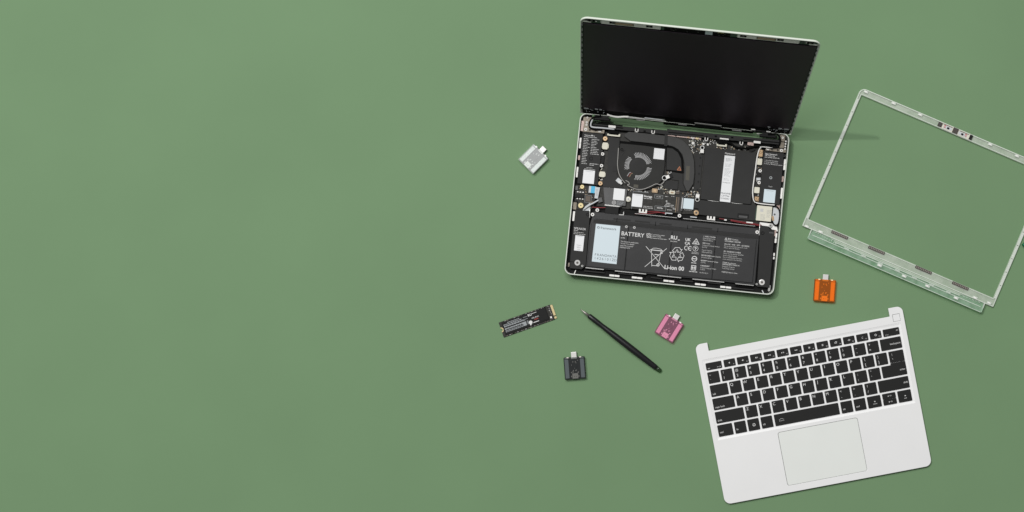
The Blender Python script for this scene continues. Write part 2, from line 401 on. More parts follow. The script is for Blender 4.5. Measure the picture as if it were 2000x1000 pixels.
# antenna cables and black hinge cables
wire('hinge_cable', [(1174, 226, .014), (1160, 229, .013), (1152, 238, .012), (1152, 248, .0115), (1160, 252, .0112), (1175, 253, .0112)], 0.0014, 'deep', base)
wire('antenna_cable', [(1157.4, 233.5, .0128), (1154.6, 240, .0125), (1154.2, 246.5, .0122), (1160, 248.8, .012), (1178, 250.2, .012), (1200, 252.6, .012)], 0.0012, 'ribbon', base)
box('cable_tape', 1195.4, 247.3, 14, 4.6, 0.0103, 0.0128, 'pale', base, r=0.6)
box('cable_tape', 1414.6, 271.2, 17.4, 2.6, 0.0103, 0.0128, 'pale', base)
box('cable_tape', 1478.8, 277.6, 13.6, 4.4, 0.0103, 0.0128, 'pale', base, r=0.6)
box('cable_tape', 1466, 281, 12, 6, ZF, 0.0100, 'pinkmetal', base, r=1)
wire('hinge_cable', [(1500, 262, .014), (1517, 262, .0135), (1523, 270, .0128), (1523, 281, .0122), (1515, 287.5, .0118), (1494, 284.8, .0116), (1478, 285.5, .0114)], 0.0013, 'deep', base)
wire('antenna_cable', [(1521, 263, .0125), (1523.6, 272, .0125), (1521.5, 283, .012), (1510, 288, .0118), (1484, 286, .0115)], 0.0008, 'pale', base)

# ---- mainboard
board = poly('mainboard', [(1183, 258), (1300, 264), (1489, 287), (1487, 440), (1358, 418), (1330, 418), (1165, 402), (1172, 372)], ZF, 0.0062, 'board', laptop)
ZB = 0.0062
def on(name, *a, **k): return box(name, *a, board, **k)
poly('copper_shield_strip', [(1304, 259), (1370, 266), (1369, 273), (1304, 265)], ZB, 0.0082, 'pinkmetal', board)
for x, y, m, r in ((1353.2, 268.2, 'pale', 3.2), (1361.8, 269.4, 'gold', 3.2), (1320, 264, 'black', 2.2), (1329, 264.2, 'black', 1.6), (1344.6, 268, 'copper', 2)): screw(x, y, r, 0.0088, board, m)
# white plates of the left inner edge
poly('side_heat_plate', [(1188, 267), (1211, 270), (1205, 340), (1214, 362), (1220, 368), (1177, 365), (1179, 345), (1187, 330)], ZB, 0.0082, 'cover', board, 0.0003)
box('plate_tab', 1200.6, 329.3, 8, 11, 0.0082, 0.0087, 'card', board, r=1)
# fan: housing with three slots, rotor
fan_pts = [(1212, 280), (1258, 284.5), (1300.5, 290), (1297.5, 330), (1293, 352), (1284, 361), (1268, 369), (1248, 371.6), (1232, 367.5), (1217, 355), (1208.5, 340), (1206, 322), (1209, 300)]
Z1 = 0.0100
fcx, fcy = L.px(1246.3, 324.6, Z1); k = L.sc(Z1)
def slot(a0, a1, r0, r1):
    return arcpts(fcx, fcy, r1*k, a0, a1, 18)+arcpts(fcx, fcy, r0*k, a1, a0, 18)
lr = -LROT
slots = [slot(12+lr, 108+lr, 17.0, 27.2), slot(131+lr, 196+lr, 17.8, 27.0), slot(253+lr, 354+lr, 17.6, 27.0)]
fan = plate('fan_housing', ccw([L.px(x, y, Z1) for x, y in fan_pts]), slots, ZB+0.002, Z1, 0.0003, M['fan'], laptop)
b = MB()
for a in range(52):
    t = math.radians(a*360/52)
    c, s_ = math.cos(t), math.sin(t)
    b.prism(rrect(fcx+22*k*c, fcy+22*k*s_, 12*k, 1.25*k, 0, t+0.4), 0.0078, 0.0095)
b.build('fan_blades', M['blade'], fan, kind='stuff')
MB().lathe(fcx, fcy, [(16*k, 0.007), (16*k, 0.0094), (15.5*k, 0.0098), (0, 0.0098)], 32).build('rotor_hub', M['fan'], fan)
MB().lathe(fcx, fcy, [(15*k, Z1), (15*k, Z1+0.0001), (11*k, Z1+0.00025), (0, Z1+0.00025)], 32).build('hub_cover', M['card'], fan)
MB().prism(circle(fcx, fcy, 27*k, 32), 0.0063, 0.0068).build('fan_floor', M['deep'], fan)
x, y = L.px(1214.6, 292.5, Z1)
MB().ring(circle(x, y, 4.8*k, 18), circle(x, y, 3.2*k, 18), Z1, Z1+0.0005).build('mounting_ear', M['fan'], fan)
MB().ring(circle(x, y, 2.6*k, 14), circle(x, y, 1.6*k, 14), Z1, Z1+0.0003).build('mounting_ear', M['deep'], fan)
poly('ear_rib', [(1220, 291), (1222, 293), (1213.5, 305), (1212, 304)], Z1, Z1+0.0005, 'cover', fan)
box('sticker', 1287.2, 300.6, 20.6, 21, Z1, Z1+0.00015, 'white', fan)
box('seam_tape', 1242, 363.5, 9, 6, Z1, Z1+0.00012, 'olive', fan)
# fins strip, heat pipe, cold plate
poly('fin_stack', [(1210, 275), (1302, 284), (1301.5, 290), (1211, 280.4)], ZB, 0.0090, 'deep', board)
q = lambda X, Y: (1100+X/4.348, 200+Y/4.348)
pipe = [q(*p) for p in ((520, 268), (558, 249), (700, 262), (880, 284), (960, 296), (1020, 322), (1068, 372), (1098, 432), (1113, 500), (1116, 600), (1106, 690), (1068, 752), (1046, 752), (1022, 690), (1028, 610), (1030, 520), (1012, 445), (975, 398), (930, 374), (880, 362), (720, 344), (570, 328), (520, 290))]
hp = poly('heat_pipe', pipe, ZB, 0.0104, 'pipe', laptop, 0.0006)
poly('thermal_patch', [q(1046, 540), q(1076, 541), q(1070, 662), q(1038, 660)], 0.0104, 0.01052, 'olive', hp)
poly('pipe_strap', [q(862, 272), q(888, 275), q(884, 372), q(858, 368)], 0.0104, 0.0108, 'card', hp)
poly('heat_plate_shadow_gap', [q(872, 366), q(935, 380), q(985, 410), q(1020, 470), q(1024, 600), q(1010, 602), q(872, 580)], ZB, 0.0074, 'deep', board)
cp = poly('cold_plate', [q(880, 384), q(930, 392), q(975, 425), q(1002, 480), q(1008, 586), q(876, 572)], ZB, 0.0085, 'cover', laptop, 0.0004)
tx, ty = q(985, 562); x, y = L.px(tx, ty, 0.0086); kk = L.sc(0.0086)
tri = [(x-3.6*kk, y-3*kk), (x+3.8*kk, y-3*kk), (x+0.4*kk, y+4*kk)]
MB().stroke(tri, 0.9*kk, 0.00852, True).text('!', x, y-0.6*kk, 5.4*kk, 0.00858, align='CENTER', bold=1).build('warning_mark', M['orangeink'], cp)
poly('heat_fin_bracket', [q(920, 590), q(1018, 606), q(1016, 690), q(1046, 756), q(990, 750), q(984, 665), q(910, 655)], ZB, 0.0078, 'cover', board, 0.0003)
poly('chip_cover', [q(856, 660), q(978, 672), q(972, 742), q(850, 730)], ZB, 0.0080, 'cover', board, 0.0003)
poly('side_cover', [q(1120, 440), q(1188, 448), q(1160, 760), q(1108, 752), q(1122, 620)], ZB, 0.0074, 'cover', board, 0.0003)
for i in range(5): box('rivet', *q(1165-6*i, 470+68*i), 3.2, 3.2, 0.0074, 0.0078, 'black', board, r=1.5)
# main black cover with the white label strip
cv = poly('heat_spreader_cover', [q(1207, 386), q(1375, 402), q(1380, 392), q(1462, 402), q(1462, 412), q(1640, 428), q(1592, 866), q(1166, 822)], ZB, 0.0104, 'cover', laptop, 0.0004)
poly('label_strip', [(1415.4, 303.2), (1435.8, 305.2), (1426.2, 395.4), (1405.8, 393.2)], 0.0104, 0.01055, 'white', cv)
b = MB(); x, y = L.px(1425.8, 300.4, .0106); kk = L.sc(.0106)
b.text('Mainboard', x, y, 4.6*kk, 0.01048, align='CENTER', bold=1).build('print', M['legend'], cv)
def lines(b, rows, z, scale=1.0, seed=1):
    """rows: (px, py, length px, height px): words too small to read, set as short strokes"""
    rn = random.Random(seed)
    for px, py, ln, hh in rows:
        x, y = L.px(px, py, z); kk = L.sc(z); c = 0.0
        while c < ln-0.6:
            w = min(ln-c, rn.uniform(2.2, 6.5))
            b.sheet(rrect(x+(c+w/2)*kk, y, w*kk, hh*kk), z); c += w+0.8
    return b
b = lines(MB(), [(1418, 309.5, 11, 1), (1418, 311.8, 12, 1), (1417.6, 314, 7, 1)]+[(1416.4-0.1*dy, 320+dy, 13-(dy*7 % 5), .55) for dy in (0, 2.3, 4.6, 9, 11.3, 13.6, 16, 18.3, 20.6, 23, 28.5, 31)], 0.0106)
b.build('print', M['greyink'], cv)
x, y = L.px(1418.6, 356.8, .0106)
it = [('framework', x, y, 3.2*kk, dict(align='CENTER'))]
for s, yy in (('FRANMB', 378), ('CP7744', 383), ('S1N00C', 388)):
    x, y = L.px(1417.0-0.1*(yy-378)+0.2, yy, .0106); it.append((s, x, y, 4.9*kk, dict(align='CENTER')))
flat_text(it, 0.0106).build('print', M['ink'], cv)
for x0, y0, x1, y1 in ((1381, 390.5, 1405, 393.6), (1427, 395.5, 1451, 398)):
    wire('foil_edge', [(x0, y0, .0088), ((x0+x1)/2, (y0+y1)/2+0.8, .0092), (x1, y1, .0088)], 0.0005, 'silver', board)
lc = poly('lower_cover', [(1355, 388.5), (1378, 391.5), (1477, 401.5), (1475, 431.5), (1362, 419), (1364, 408), (1354, 406)], ZB, 0.0088, 'cover', laptop, 0.0004)
box('display_connector', 1451.4, 421.6, 22, 8.5, 0.0088, 0.0094, 'black', lc, r=0.6)
box('display_connector', 1451.4, 423.4, 17, 4.4, 0.0094, 0.0098, 'shield', lc, r=0.4)
# storage module in its slot
sd = poly('storage_module', [(1232.5, 371.5), (1334, 382), (1331, 417.2), (1229, 407.4)], ZB, 0.0084, 'board', laptop, 0.0002)
ZS = 0.0084
box('sticker', 1244.6, 391.4, 20.6, 25, ZS, ZS+0.00014, 'white', sd)
def T(name, items, z, mat, parent, rot=0.0):
    """items: (string, px, py, cap height px, align, bold)"""
    it = []
    for s, px, py, cap, al, bo in items:
        x, y = L.px(px, py, z); it.append((s, x, y, cap*L.sc(z)/0.70, dict(align=al, bold=bo, rot=rot)))
    return flat_text(it, z).build(name, M[mat], parent)
T('print', [('framework', 1245.6, 380.9, 2.1, 'CENTER', 0)], ZS+0.0002, 'greyink', sd)
T('print', [('Storage', 1257.6, 383, 3.7, 'LEFT', 2)], ZS+0.00008, 'legend', sd)
b = lines(MB(), [(1257.4, 387.2, 16, 1.0), (1256.4, 402.6, 18, .9), (1256.2, 405.4, 19, .9), (1245, 372.8, 9, .9), (1258, 374.4, 8, .9), (1299, 383.6, 6, .8), (1311, 383.2, 7, .8), (1299.6, 399.6, 18, 1.0), (1297.6, 402.2, 11, 1.4), (1310, 404, 7, .9), (1314, 407.8, 6, 1.6), (1303, 409.6, 9, 1.2), (1301, 396.6, 8, 1.4), (1300.4, 392.6, 3, 2)], ZS+0.00008, seed=5)
b.build('print', M['dimink'], sd)
for px, py, w, h in ((1286.6, 384.4, 16, 6.6), (1289.6, 407, 21.5, 8)):
    x, y = L.px(px, py, ZS); kk = L.sc(ZS)
    MB().stroke(rrect(x, y, w*kk, h*kk), 0.5*kk, ZS+0.00005, True).build('print_box', M['greyink'], sd)
T('print', [('LA-0B1', 1286.8, 384.4, 2.4, 'CENTER', 0), ('NVMe', 1288.6, 406.6, 3.0, 'CENTER', 2)], ZS+0.00008, 'dimink', sd)
x, y = L.px(1281, 391, ZS); kk = L.sc(ZS)
MB().stroke([L.px(px, py, ZS) for px, py in ((1233.6, 408), (1236.8, 373.6), (1267, 376.8))], 0.5*kk, ZS+0.00005).build('print_box', M['greyink'], sd)
box('contact_strip', 1324.4, 399, 3.4, 28, ZS, ZS+0.0005, 'brown', sd)
box('contact_strip', 1320.6, 399.6, 0.8, 30, ZS, ZS+0.0004, 'tan', sd)
box('slot_connector', 1331.8, 398, 4, 28, ZB, 0.0098, 'shield', board, r=0.5)
box('slot_connector', 1332.4, 397, 2.0, 21, 0.0098, 0.0101, 'ribbon', board)
screw(1227.2, 389, 5.2, 0.0094, board, 'cream'); screw(1227, 388.8, 3.2, 0.0102, board, 'pale')
screw(1360, 415.6, 5.0, 0.0094, board, 'copper')
# left shield plate
sp = poly('grey_shield_plate', [(1178, 365.4), (1225.6, 369), (1221.8, 402.6), (1214, 402), (1214, 404.6), (1181, 401)], ZB, 0.0096, 'shield', laptop, 0.0004)
box('sticker', 1209, 379.6, 21.6, 22.4, 0.0096, 0.00974, 'white', sp)
x, y = L.px(1199, 395.6, .0097); kk = L.sc(.0097)
MB().ring(circle(x, y, 3.9*kk, 20), circle(x, y, 3.0*kk, 20), 0.0096, 0.00968).build('print_mark', M['dimink'], sp)
MB().ring(arcpts(x, y, 1.9*kk, 0, 320, 10), arcpts(x, y, 1.1*kk, 0, 320, 10), 0.0096, 0.00968).build('print_mark', M['dimink'], sp)
lines(MB(), [(1205, 394, 14, .9), (1204.8, 396.6, 12, .9), (1204.6, 399, 10, .9)], 0.00968, seed=9).build('print', M['greyink'], sp)
box('shield_edge', 1195.4, 401.8, 29, 2.2, 0.0096, 0.0101, 'silver', sp)
# stickers, chips and connectors
s2 = box('sticker', 1344.8, 398, 20.2, 20.4, ZB, 0.0088, 'bluewhite', board)
T('print', [('Framework', 1343.4, 410, 2.2, 'CENTER', 0)], 0.0064, 'dimink', board)
on('port_connector', 1182, 285, 11, 13.4, ZB, 0.0104, 'cream', r=2, bev=0.0004)
on('port_connector', 1182, 285, 14, 8, ZB, 0.0098, 'cream', r=1, bev=0.0003)
on('port_connector', 1176.2, 340.4, 11, 11, ZB, 0.0104, 'cream', r=2, bev=0.0004)
on('port_connector', 1176, 340.8, 13.6, 7, ZB, 0.0098, 'cream', r=1, bev=0.0003)
on('port_connector', 1483.2, 315.8, 11, 12.6, ZB, 0.0104, 'cream', r=1.6, bev=0.0004)
on('port_connector', 1478.4, 371.4, 10.6, 12, ZB, 0.0104, 'cream', r=1.6, bev=0.0004)
for x, y, r, m in ((1182, 270.6, 4.6, 'copper'), (1172.6, 358, 4.4, 'copper'), (1477.4, 388.4, 3.8, 'copper'), (1485.8, 295.6, 3.6, 'copper')): pad(x, y, r, 0.0098, board, m)
on('copper_bracket', 1485.4, 299.4, 8.6, 12.6, ZB, 0.0088, 'copper', r=1)
on('copper_bracket', 1478, 388.6, 8.4, 9, ZB, 0.0088, 'copper', r=1)
for x, y in ((1177, 300.8), (1174.8, 323.6), (1484.8, 333.6), (1482.8, 356.8)): screw(x, y, 3.3, 0.0100, board, 'pale')
on('black_module', 1176.5, 312.4, 6.4, 14, ZB, 0.0085, 'black', r=0.8); on('black_module', 1482.2, 345.4, 7, 16, ZB, 0.0085, 'black', r=0.8)
on('tape_patch', 1481.4, 349.6, 8, 5, 0.0085, 0.0086, 'ribbon', rot=8)
on('inductor', 1279, 372.4, 11.6, 8.6, ZB, 0.0096, 'tan', r=2, bev=0.0004); on('inductor_top', 1279, 372.2, 5, 4.6, 0.0096, 0.0098, 'copper', r=1)
on('inductor', 1312.8, 376, 11, 7, ZB, 0.0096, 'cream', r=1.6, bev=0.0004); on('inductor_top', 1312.8, 376, 6, 3.2, 0.0096, 0.0098, 'tan', r=1)
on('chip', 1323.4, 376.6, 7, 5, ZB, 0.0075, 'brown', r=0.4); on('chip', 1303.6, 376.4, 4, 5.4, ZB, 0.0075, 'brown', r=0.4)
# coax clips: ring with white tab
for x, y, tx, ty, rot, r in ((1298, 347.4, 1304, 345.4, 30, 5), (1371.6, 288.4, 1371.2, 295.4, 0, 4.2), (1362, 389.6, 1362.6, 382.6, 0, 4.2)):
    X, Y = L.px(x, y, .0108); kk = L.sc(.0108)
    MB().ring(circle(X, Y, r*kk, 20), circle(X, Y, (r-1.3)*kk, 20), ZB, 0.0108).build('coax_ring', M['silver'], board)
    MB().prism(circle(X, Y, (r-1.4)*kk, 16), ZB, 0.0098).build('coax_core', M['deep'], board)
    box('coax_tab', tx, ty, 7, 6.6, ZB, 0.0112, 'pale', board, r=0.6, rot=rot)
on('chip', 1309.4, 343.6, 8, 9, ZB, 0.0092, 'black', r=0.5, rot=30)
# display cable connectors with black cables
for x, y in ((1198.7, 264.6), (1409.6, 284.4)):
    on('cable_connector', x, y, 24 if x < 1300 else 18, 2.8, ZB, 0.0098, 'cream')
    for d in (-1, 1): on('connector_post', x+d*(11 if x < 1300 else 8.4), y-1.4+d*1.1, 3.2, 5, ZB, 0.0102, 'cream', r=1)
poly('display_cable', [(1188, 254), (1207, 255.6), (1210, 262), (1186, 260.8)], ZB, 0.0106, 'deep', board, 0.0006)
poly('display_cable', [(1402, 272.4), (1421, 274), (1424, 281.6), (1400, 281)], ZB, 0.0106, 'deep', board, 0.0006)
wire('black_cable', [(1410, 277.5, .0105), (1425, 279, .0105), (1437, 287, .0102), (1452, 289.6, .0102), (1466, 288, .0104), (1480, 284.6, .011), (1505, 284, .0115)], 0.0016, 'deep', board)
on('chip', 1469, 292, 11, 7, ZB, 0.0086, 'black', rot=35)
for x, y, w, h in ((1353.6, 279.4, 5, 4.6), (1374, 281.2, 4, 3.8), (1382.4, 282.2, 3.6, 4), (1454.6, 292, 4.6, 2.8)): on('capacitor', x, y, w, h, ZB, 0.0078, 'pale', r=0.5)
# tiny surface parts, too small to count
def scatter(rects, n, mats, seed):
    rn = random.Random(seed)
    for m in mats:
        b = MB()
        for _ in range(n):
            x0, y0, w, h = rn.choice(rects); z = ZB+rn.uniform(.0005, .0012)
            X, Y = L.px(x0+rn.random()*w, y0+rn.random()*h+0.1*0, z); kk = L.sc(z)
            ww, hh = rn.choice([(1.1, 2), (2, 1.1), (1.4, 1.4), (2.6, 1.3), (1.2, 2.6)])
            b.prism(rrect(X, Y, ww*kk, hh*kk), ZB, z)
        b.build('surface_components', M[m], board, kind='stuff')
scatter([(1344, 273, 60, 10), (1350, 281, 22, 18), (1400, 287, 60, 6), (1333, 366, 34, 20), (1285, 362, 30, 9), (1170, 292, 8, 60), (1296, 371, 30, 8), (1476, 303, 12, 90), (1188, 366, 4, 2), (1303, 335, 10, 14), (1225, 369, 40, 5)], 90, ('dimink', 'tan', 'silver', 'black', 'cream'), 3)
# fan cable and antenna wires
wire('antenna_wire', [(1208, 289, .0098), (1207, 306, .0105), (1206.2, 322, .0108), (1208.6, 338, .0108), (1214.6, 350, .0108), (1221.4, 358, .0108)], 0.00055, 'wire', board)
wire('antenna_wire', [(1222, 352.6, .0108), (1227.6, 355.6, .011), (1229.2, 360, .011), (1225.4, 361.4, .0108), (1233, 366, .0108), (1243, 369.6, .0108), (1256, 369.6, .0108), (1269.6, 364.6, .0108), (1281, 359.4, .0108), (1290, 360.4, .0108), (1296, 356, .0108), (1298, 350, .0108)], 0.00055, 'wire', board)
for i, m in enumerate(('ribbon', 'red', 'tan')):
    wire('fan_lead', [(1225+2*i, 344+i, .0104), (1229+2*i, 338+i, .0104), (1232+2*i, 336.6+i, .0102)], 0.0004, m, fan)
on('fan_connector', 1208.6, 353, 10, 8, ZB, 0.0100, 'ribbon', r=0.6, rot=-35); on('fan_connector', 1211.6, 356.6, 8, 4, 0.0100, 0.0104, 'silver', rot=-35)
wire('antenna_wire', [(1489, 286, .0105), (1483, 292, .0105), (1478.6, 308, .0108), (1475.6, 330, .0108), (1472.8, 350, .0108), (1470.6, 368, .0108), (1470.4, 382, .0108), (1473, 392.6, .0106), (1479, 396.6, .0105), (1497, 399.2, .0105), (1513, 400.6, .0105)], 0.0009, 'pale', board)
wire('antenna_wire', [(1471, 386, .0106), (1474.5, 394, .0104), (1481, 399, .0104), (1512, 402.6, .0104), (1520, 406.6, .0104), (1523, 417, .0104), (1521, 434, .0104), (1516.6, 440, .0104), (1511, 438, .0104), (1508, 431, .0104)], 0.0010, 'deep', board)
# ---- wireless module and antenna plate at the right
wl = box('wireless_module', 1492.4, 417, 29.6, 29.6, ZF, 0.0100, 'cream', laptop, r=0.6, bev=0.0002)
lines(MB(), [(1497.6-0.1*i, 410.5+2.1*i, 10.5, .5) for i in range(4)]+[(1485.4-0.1*i, 419+2.2*i, 9, .5) for i in range(5)]+[(1497-0.1*i, 419.6+2.2*i, 7, .5) for i in range(3)], 0.01008, seed=12).build('print', M['greyink'], wl)
box('print_mark', 1488, 410.6, 6, 6, 0.0100, 0.01006, 'dimink', wl)
box('module_edge', 1476.4, 417, 1.6, 26, ZF, 0.0088, 'pcbgreen', wl)
an = box('antenna_plate', 1515.6, 420, 13, 36, ZF, 0.0084, 'ribbon', laptop, r=5, bev=0.0003)
screw(1513, 418.8, 1.8, 0.0090, an, 'black'); box('copper_tab', 1509.6, 426.6, 4, 9, 0.0084, 0.0088, 'copper', an, rot=15)
poly('silver_shelf', [(1484, 434), (1517, 438), (1519, 452), (1511, 452), (1506, 446), (1500, 442), (1484, 440)], ZF, 0.0078, 'pale', base)
screw(1505, 441, 3.7, 0.0096, base, 'silver')

# ---- small input board at the left
ib = poly('audio_board', [(1124, 361), (1165, 362), (1160, 404), (1150, 412), (1122, 408)], ZF, 0.0062, 'board', laptop)
pad(1137, 364.8, 4.1, 0.0092, ib, 'gold'); pad(1134.4, 401.4, 5.3, 0.0092, ib, 'gold')
box('audio_jack', 1131.4, 382.4, 17, 7.4, 0.0062, 0.0096, 'black', ib, r=1)
box('chip', 1148.4, 388.4, 9.6, 11, 0.0062, 0.0074, 'brown', ib, r=0.3)
x, y = L.px(1148.4, 388.4, .0064); kk = L.sc(.0064)
MB().stroke(rrect(x, y, 12.6*kk, 14*kk), 0.5*kk, 0.0063, True).build('print_box', M['greyink'], ib)
for i in range(3): box('solder_pad', 1128.4+5.2*i, 374.6+0.5*i, 3, 1.8, 0.0062, 0.0076, 'pale', ib); box('solder_pad', 1127.6+5.2*i, 387.8+0.5*i, 3, 1.8, 0.0062, 0.0076, 'pale', ib)
box('ribbon_cable', 1157, 370.4, 14, 13, 0.0074, 0.0088, 'ribbon', ib); box('cable_tape', 1158, 370.4, 7.6, 13.4, 0.0088, 0.0091, 'blue', ib)
poly('ribbon_cable', [(1163.6, 365.4), (1172, 366), (1167.6, 388), (1161, 387)], 0.0074, 0.0090, 'ribbon', ib)
lines(MB(), [(1164.4, 370+2.4*i, 3.2, .8) for i in range(6)], 0.00908, seed=2).build('print', M['greyink'], ib)
box('cable_socket', 1172, 390.6, 8.4, 9, 0.0062, 0.0098, 'shield', ib, r=0.6, rot=22)
wire('flat_cable', [(1169, 391, .0098), (1160, 396, .0102), (1150, 401.6, .0096), (1140, 409, .0088)], 0.0012, 'ribbon', ib)
poly('flat_cable_end', [(1143, 403), (1153, 396), (1153, 412), (1138, 411)], 0.0062, 0.0078, 'ribbon', ib)
box('chip', 1126.4, 367, 5, 8, 0.0062, 0.0082, 'shield', ib, r=1); box('chip', 1125.4, 393.4, 5, 4, 0.0062, 0.0084, 'black', ib, r=1)
rn = random.Random(4); b = MB()
for _ in range(26):
    X, Y = L.px(rn.uniform(1126, 1160), rn.uniform(364, 402), .007); kk = L.sc(.007); b.prism(rrect(X, Y, 1.6*kk, 1.1*kk), .0062, .0071)
b.build('surface_components', M['tan'], ib, kind='stuff')

# ---- left card bay cover with printed names, right bay cover
lcv = poly('bay_cover', [(1138, 257.6), (1178, 262), (1167.6, 362), (1127.4, 358)], ZF, 0.0106, 'card', laptop, 0.0003)
ZC = 0.0106
T('print', [('Made with ♥ by', 1141.6, 263.6, 2.0, 'LEFT', 1), ('the Framework Team', 1141.2, 266.6, 2.0, 'LEFT', 1)], ZC+0.00008, 'legend', lcv)
rows = [(1140.2-0.32*i, 270.6+3.15*i*1.02, [9, 10, 8, 13, 8, 13, 9, 11, 9, 10, 10, 7, 8, 10, 8, 11][i], .95) for i in range(16)]
rows += [(1155.6-0.32*i, 272+3.15*i, [15, 10, 13, 10, 7, 12, 16, 13, 15, 17][i], .95) for i in range(10)]+[(1151.6, 319.4, 17, 1), (1151.2, 322.2, 10, 1), (1145.4, 327, 12, .7), (1141.4, 329.4, 21, .8)]
lines(MB(), rows, ZC+0.00008, seed=21).build('print', M['dimink'], lcv)
box('sticker', 1149.8, 345.4, 22.4, 26, ZC, ZC+0.00014, 'white', lcv)
T('print', [('framework', 1151, 334.8, 2.2, 'CENTER', 0)], ZC+0.0002, 'greyink', lcv)
x, y = L.px(1154.6, 309.6, ZC); kk = L.sc(ZC)
MB().ring(arcpts(x, y, 3.6*kk, 40, 320, 14), arcpts(x, y, 2.8*kk, 40, 320, 14), ZC, ZC+0.0002).build('hole_ring', M['deep'], lcv)
rcv = poly('bay_cover', [(1492, 294.8), (1531, 299.4), (1522.4, 400.4), (1481.4, 396.4)], ZF, 0.0106, 'card', laptop, 0.0003)
T('print', [('Open Framework', 1494.4, 300.2, 2.3, 'LEFT', 2), ('QR Codes you', 1494.2, 303.2, 2.2, 'LEFT', 1), ('your phone camera to', 1493.8, 306.4, 2.2, 'LEFT', 1),
            ('1. Get help and repairs', 1493, 312.6, 2.0, 'LEFT', 0), ('2. Order upgrade parts', 1492.8, 316, 2.0, 'LEFT', 0), ('3. Explore Marketplace options', 1492.4, 319.4, 2.0, 'LEFT', 0)], ZC+0.00008, 'legend', rcv)
T('print', [('Touch!', 1504.6, 364.6, 2.0, 'CENTER', 0)], ZC+0.00008, 'legend', rcv)
box('sticker', 1502.8, 383, 22.6, 25.4, ZC, ZC+0.00014, 'bluewhite', rcv)
T('print', [('framework', 1503.8, 372.6, 2.2, 'CENTER', 0)], ZC+0.0002, 'greyink', rcv)
x, y = L.px(1505.4, 347.2, ZC)
MB().ring(circle(x, y, 2.9*kk, 18), circle(x, y, 1.4*kk, 18), ZC, ZC+0.0002).build('hole_ring', M['greyink'], rcv)
x, y = L.px(1532, 304.4, .0088)
MB().ring(circle(x, y, 2.1*kk, 14), circle(x, y, 1.3*kk, 14), ZF, 0.0090).build('screw_boss', M['shield'], base)

# ---- speakers
ls = poly('speaker', [(1123, 409), (1152.6, 413), (1150.6, 440), (1144.2, 519), (1136, 526), (1113, 524), (1114, 500)], ZF, 0.0098, 'card', laptop, 0.0004)
T('print', [('SPEAKER', 1121, 445.8, 4.2, 'LEFT', 0)], 0.00988, 'legend', ls)
lines(MB(), [(1121, 449.6, 8, 1.1), (1120.8, 453, 19, .9), (1120.4, 456.2, 23, .9)], 0.00988, seed=31).build('print', M['dimink'], ls)
box('sticker', 1131.2, 475, 17.4, 30, 0.0098, 0.00994, 'white', ls)
T('print', [('framework', 1132.3, 461.6, 1.8, 'CENTER', 0)], 0.01, 'greyink', ls)
T('print', [('FRAN', 1130.6, 479.2, 2.4, 'CENTER', 0), ('SPKR', 1130.2, 483.2, 2.4, 'CENTER', 0), ('1426', 1129.8, 487.2, 2.4, 'CENTER', 0)], 0.01, 'greyink', ls)
screw(1127.7, 513.2, 5.6, 0.0110, ls, 'dimink'); screw(1137.2, 519.4, 2.2, 0.0104, ls, 'silver'); screw(1147.6, 418.8, 3.4, 0.0104, ls, 'black')
box('speaker_seam', 1121.4, 511.6, 18, 0.8, 0.0098, 0.00988, 'deep', ls); 
rs = poly('speaker', [(1484.4, 441), (1500, 443), (1504, 447.6), (1513, 449), (1508.4, 506), (1503, 562), (1478.5, 560), (1481, 520)], ZF, 0.0098, 'card', laptop, 0.0004)
screw(1488.2, 551.4, 5.7, 0.0110, rs, 'screw'); screw(1478, 555, 2.2, 0.0104, rs, 'silver'); screw(1489.4, 455, 3.6, 0.0104, rs, 'black')
box('speaker_seam', 1506.6, 454.6, 9, 2.6, 0.0098, 0.0099, 'shield', rs); box('speaker_seam', 1507, 449.8, 9, .8, 0.0098, 0.0099, 'deep', rs)
wire('silver_strip', [(1152.6, 404, .0085), (1152, 412, .0104), (1151.6, 426, .0104)], 0.0006, 'silver', base)
wire('silver_strip', [(1484, 436, .0085), (1483.6, 446, .0104), (1482.6, 460, .0104)], 0.0006, 'silver', base)

# ---- red leads and clips above the battery
wire('speaker_lead', [(1156, 404.6, .0088), (1170, 405.6, .0088), (1184, 405.4, .0088)], 0.0006, 'red', base)
wire('speaker_lead', [(1240, 417.6, .0096), (1262, 417.4, .0096), (1284, 415.2, .0092), (1300, 415.8, .009)], 0.0006, 'red', base)
wire('speaker_lead', [(1250, 414.6, .0092), (1280, 413, .009), (1300, 417.8, .009)], 0.0005, 'red', base)
wire('speaker_lead', [(1427, 429.4, .009), (1450, 433.6, .009), (1470, 436.6, .009), (1487, 439.8, .009)], 0.0007, 'red', base)
wire('speaker_lead', [(1427, 431, .009), (1450, 435.6, .009), (1470, 438.4, .009), (1486, 441.6, .009)], 0.0005, 'red', base)
wire('speaker_lead', [(1405, 427, .009), (1416, 428.6, .009)], 0.0006, 'red', base)
for x, y, ws in ((1255.6, 412.2, (-6, 0.2, 6.4)), (1389, 426, (-6.4, -0.6, 5.8))):
    b = MB(); X, Y = L.px(x, y, .0104); kk = L.sc(.0104)
    for d in ws: b.prism(rrect(X+d*kk, Y+0.6*kk, 3.4*kk, 5.8*kk), ZF, 0.0104)
    b.prism(rrect(X+0.2*kk, Y-2.6*kk, 15.6*kk, 2.4*kk), ZF, 0.0102)
    b.build('wire_clip', M['pale'], base)
for x, y, w, h, m in ((1307, 416.6, 13, 2, 'ribbon'), (1354.6, 424, 13, 2, 'ribbon'), (1417, 429.6, 5, 2.4, 'pale'), (1464.2, 434.6, 13, 2.2, 'pale'), (1184.6, 405.6, 3, 3, 'silver'), (1300, 417, 2, 4, 'ribbon')):
    box('lead_joint', x, y, w, h, ZF, 0.0098, m, base, r=0.8)

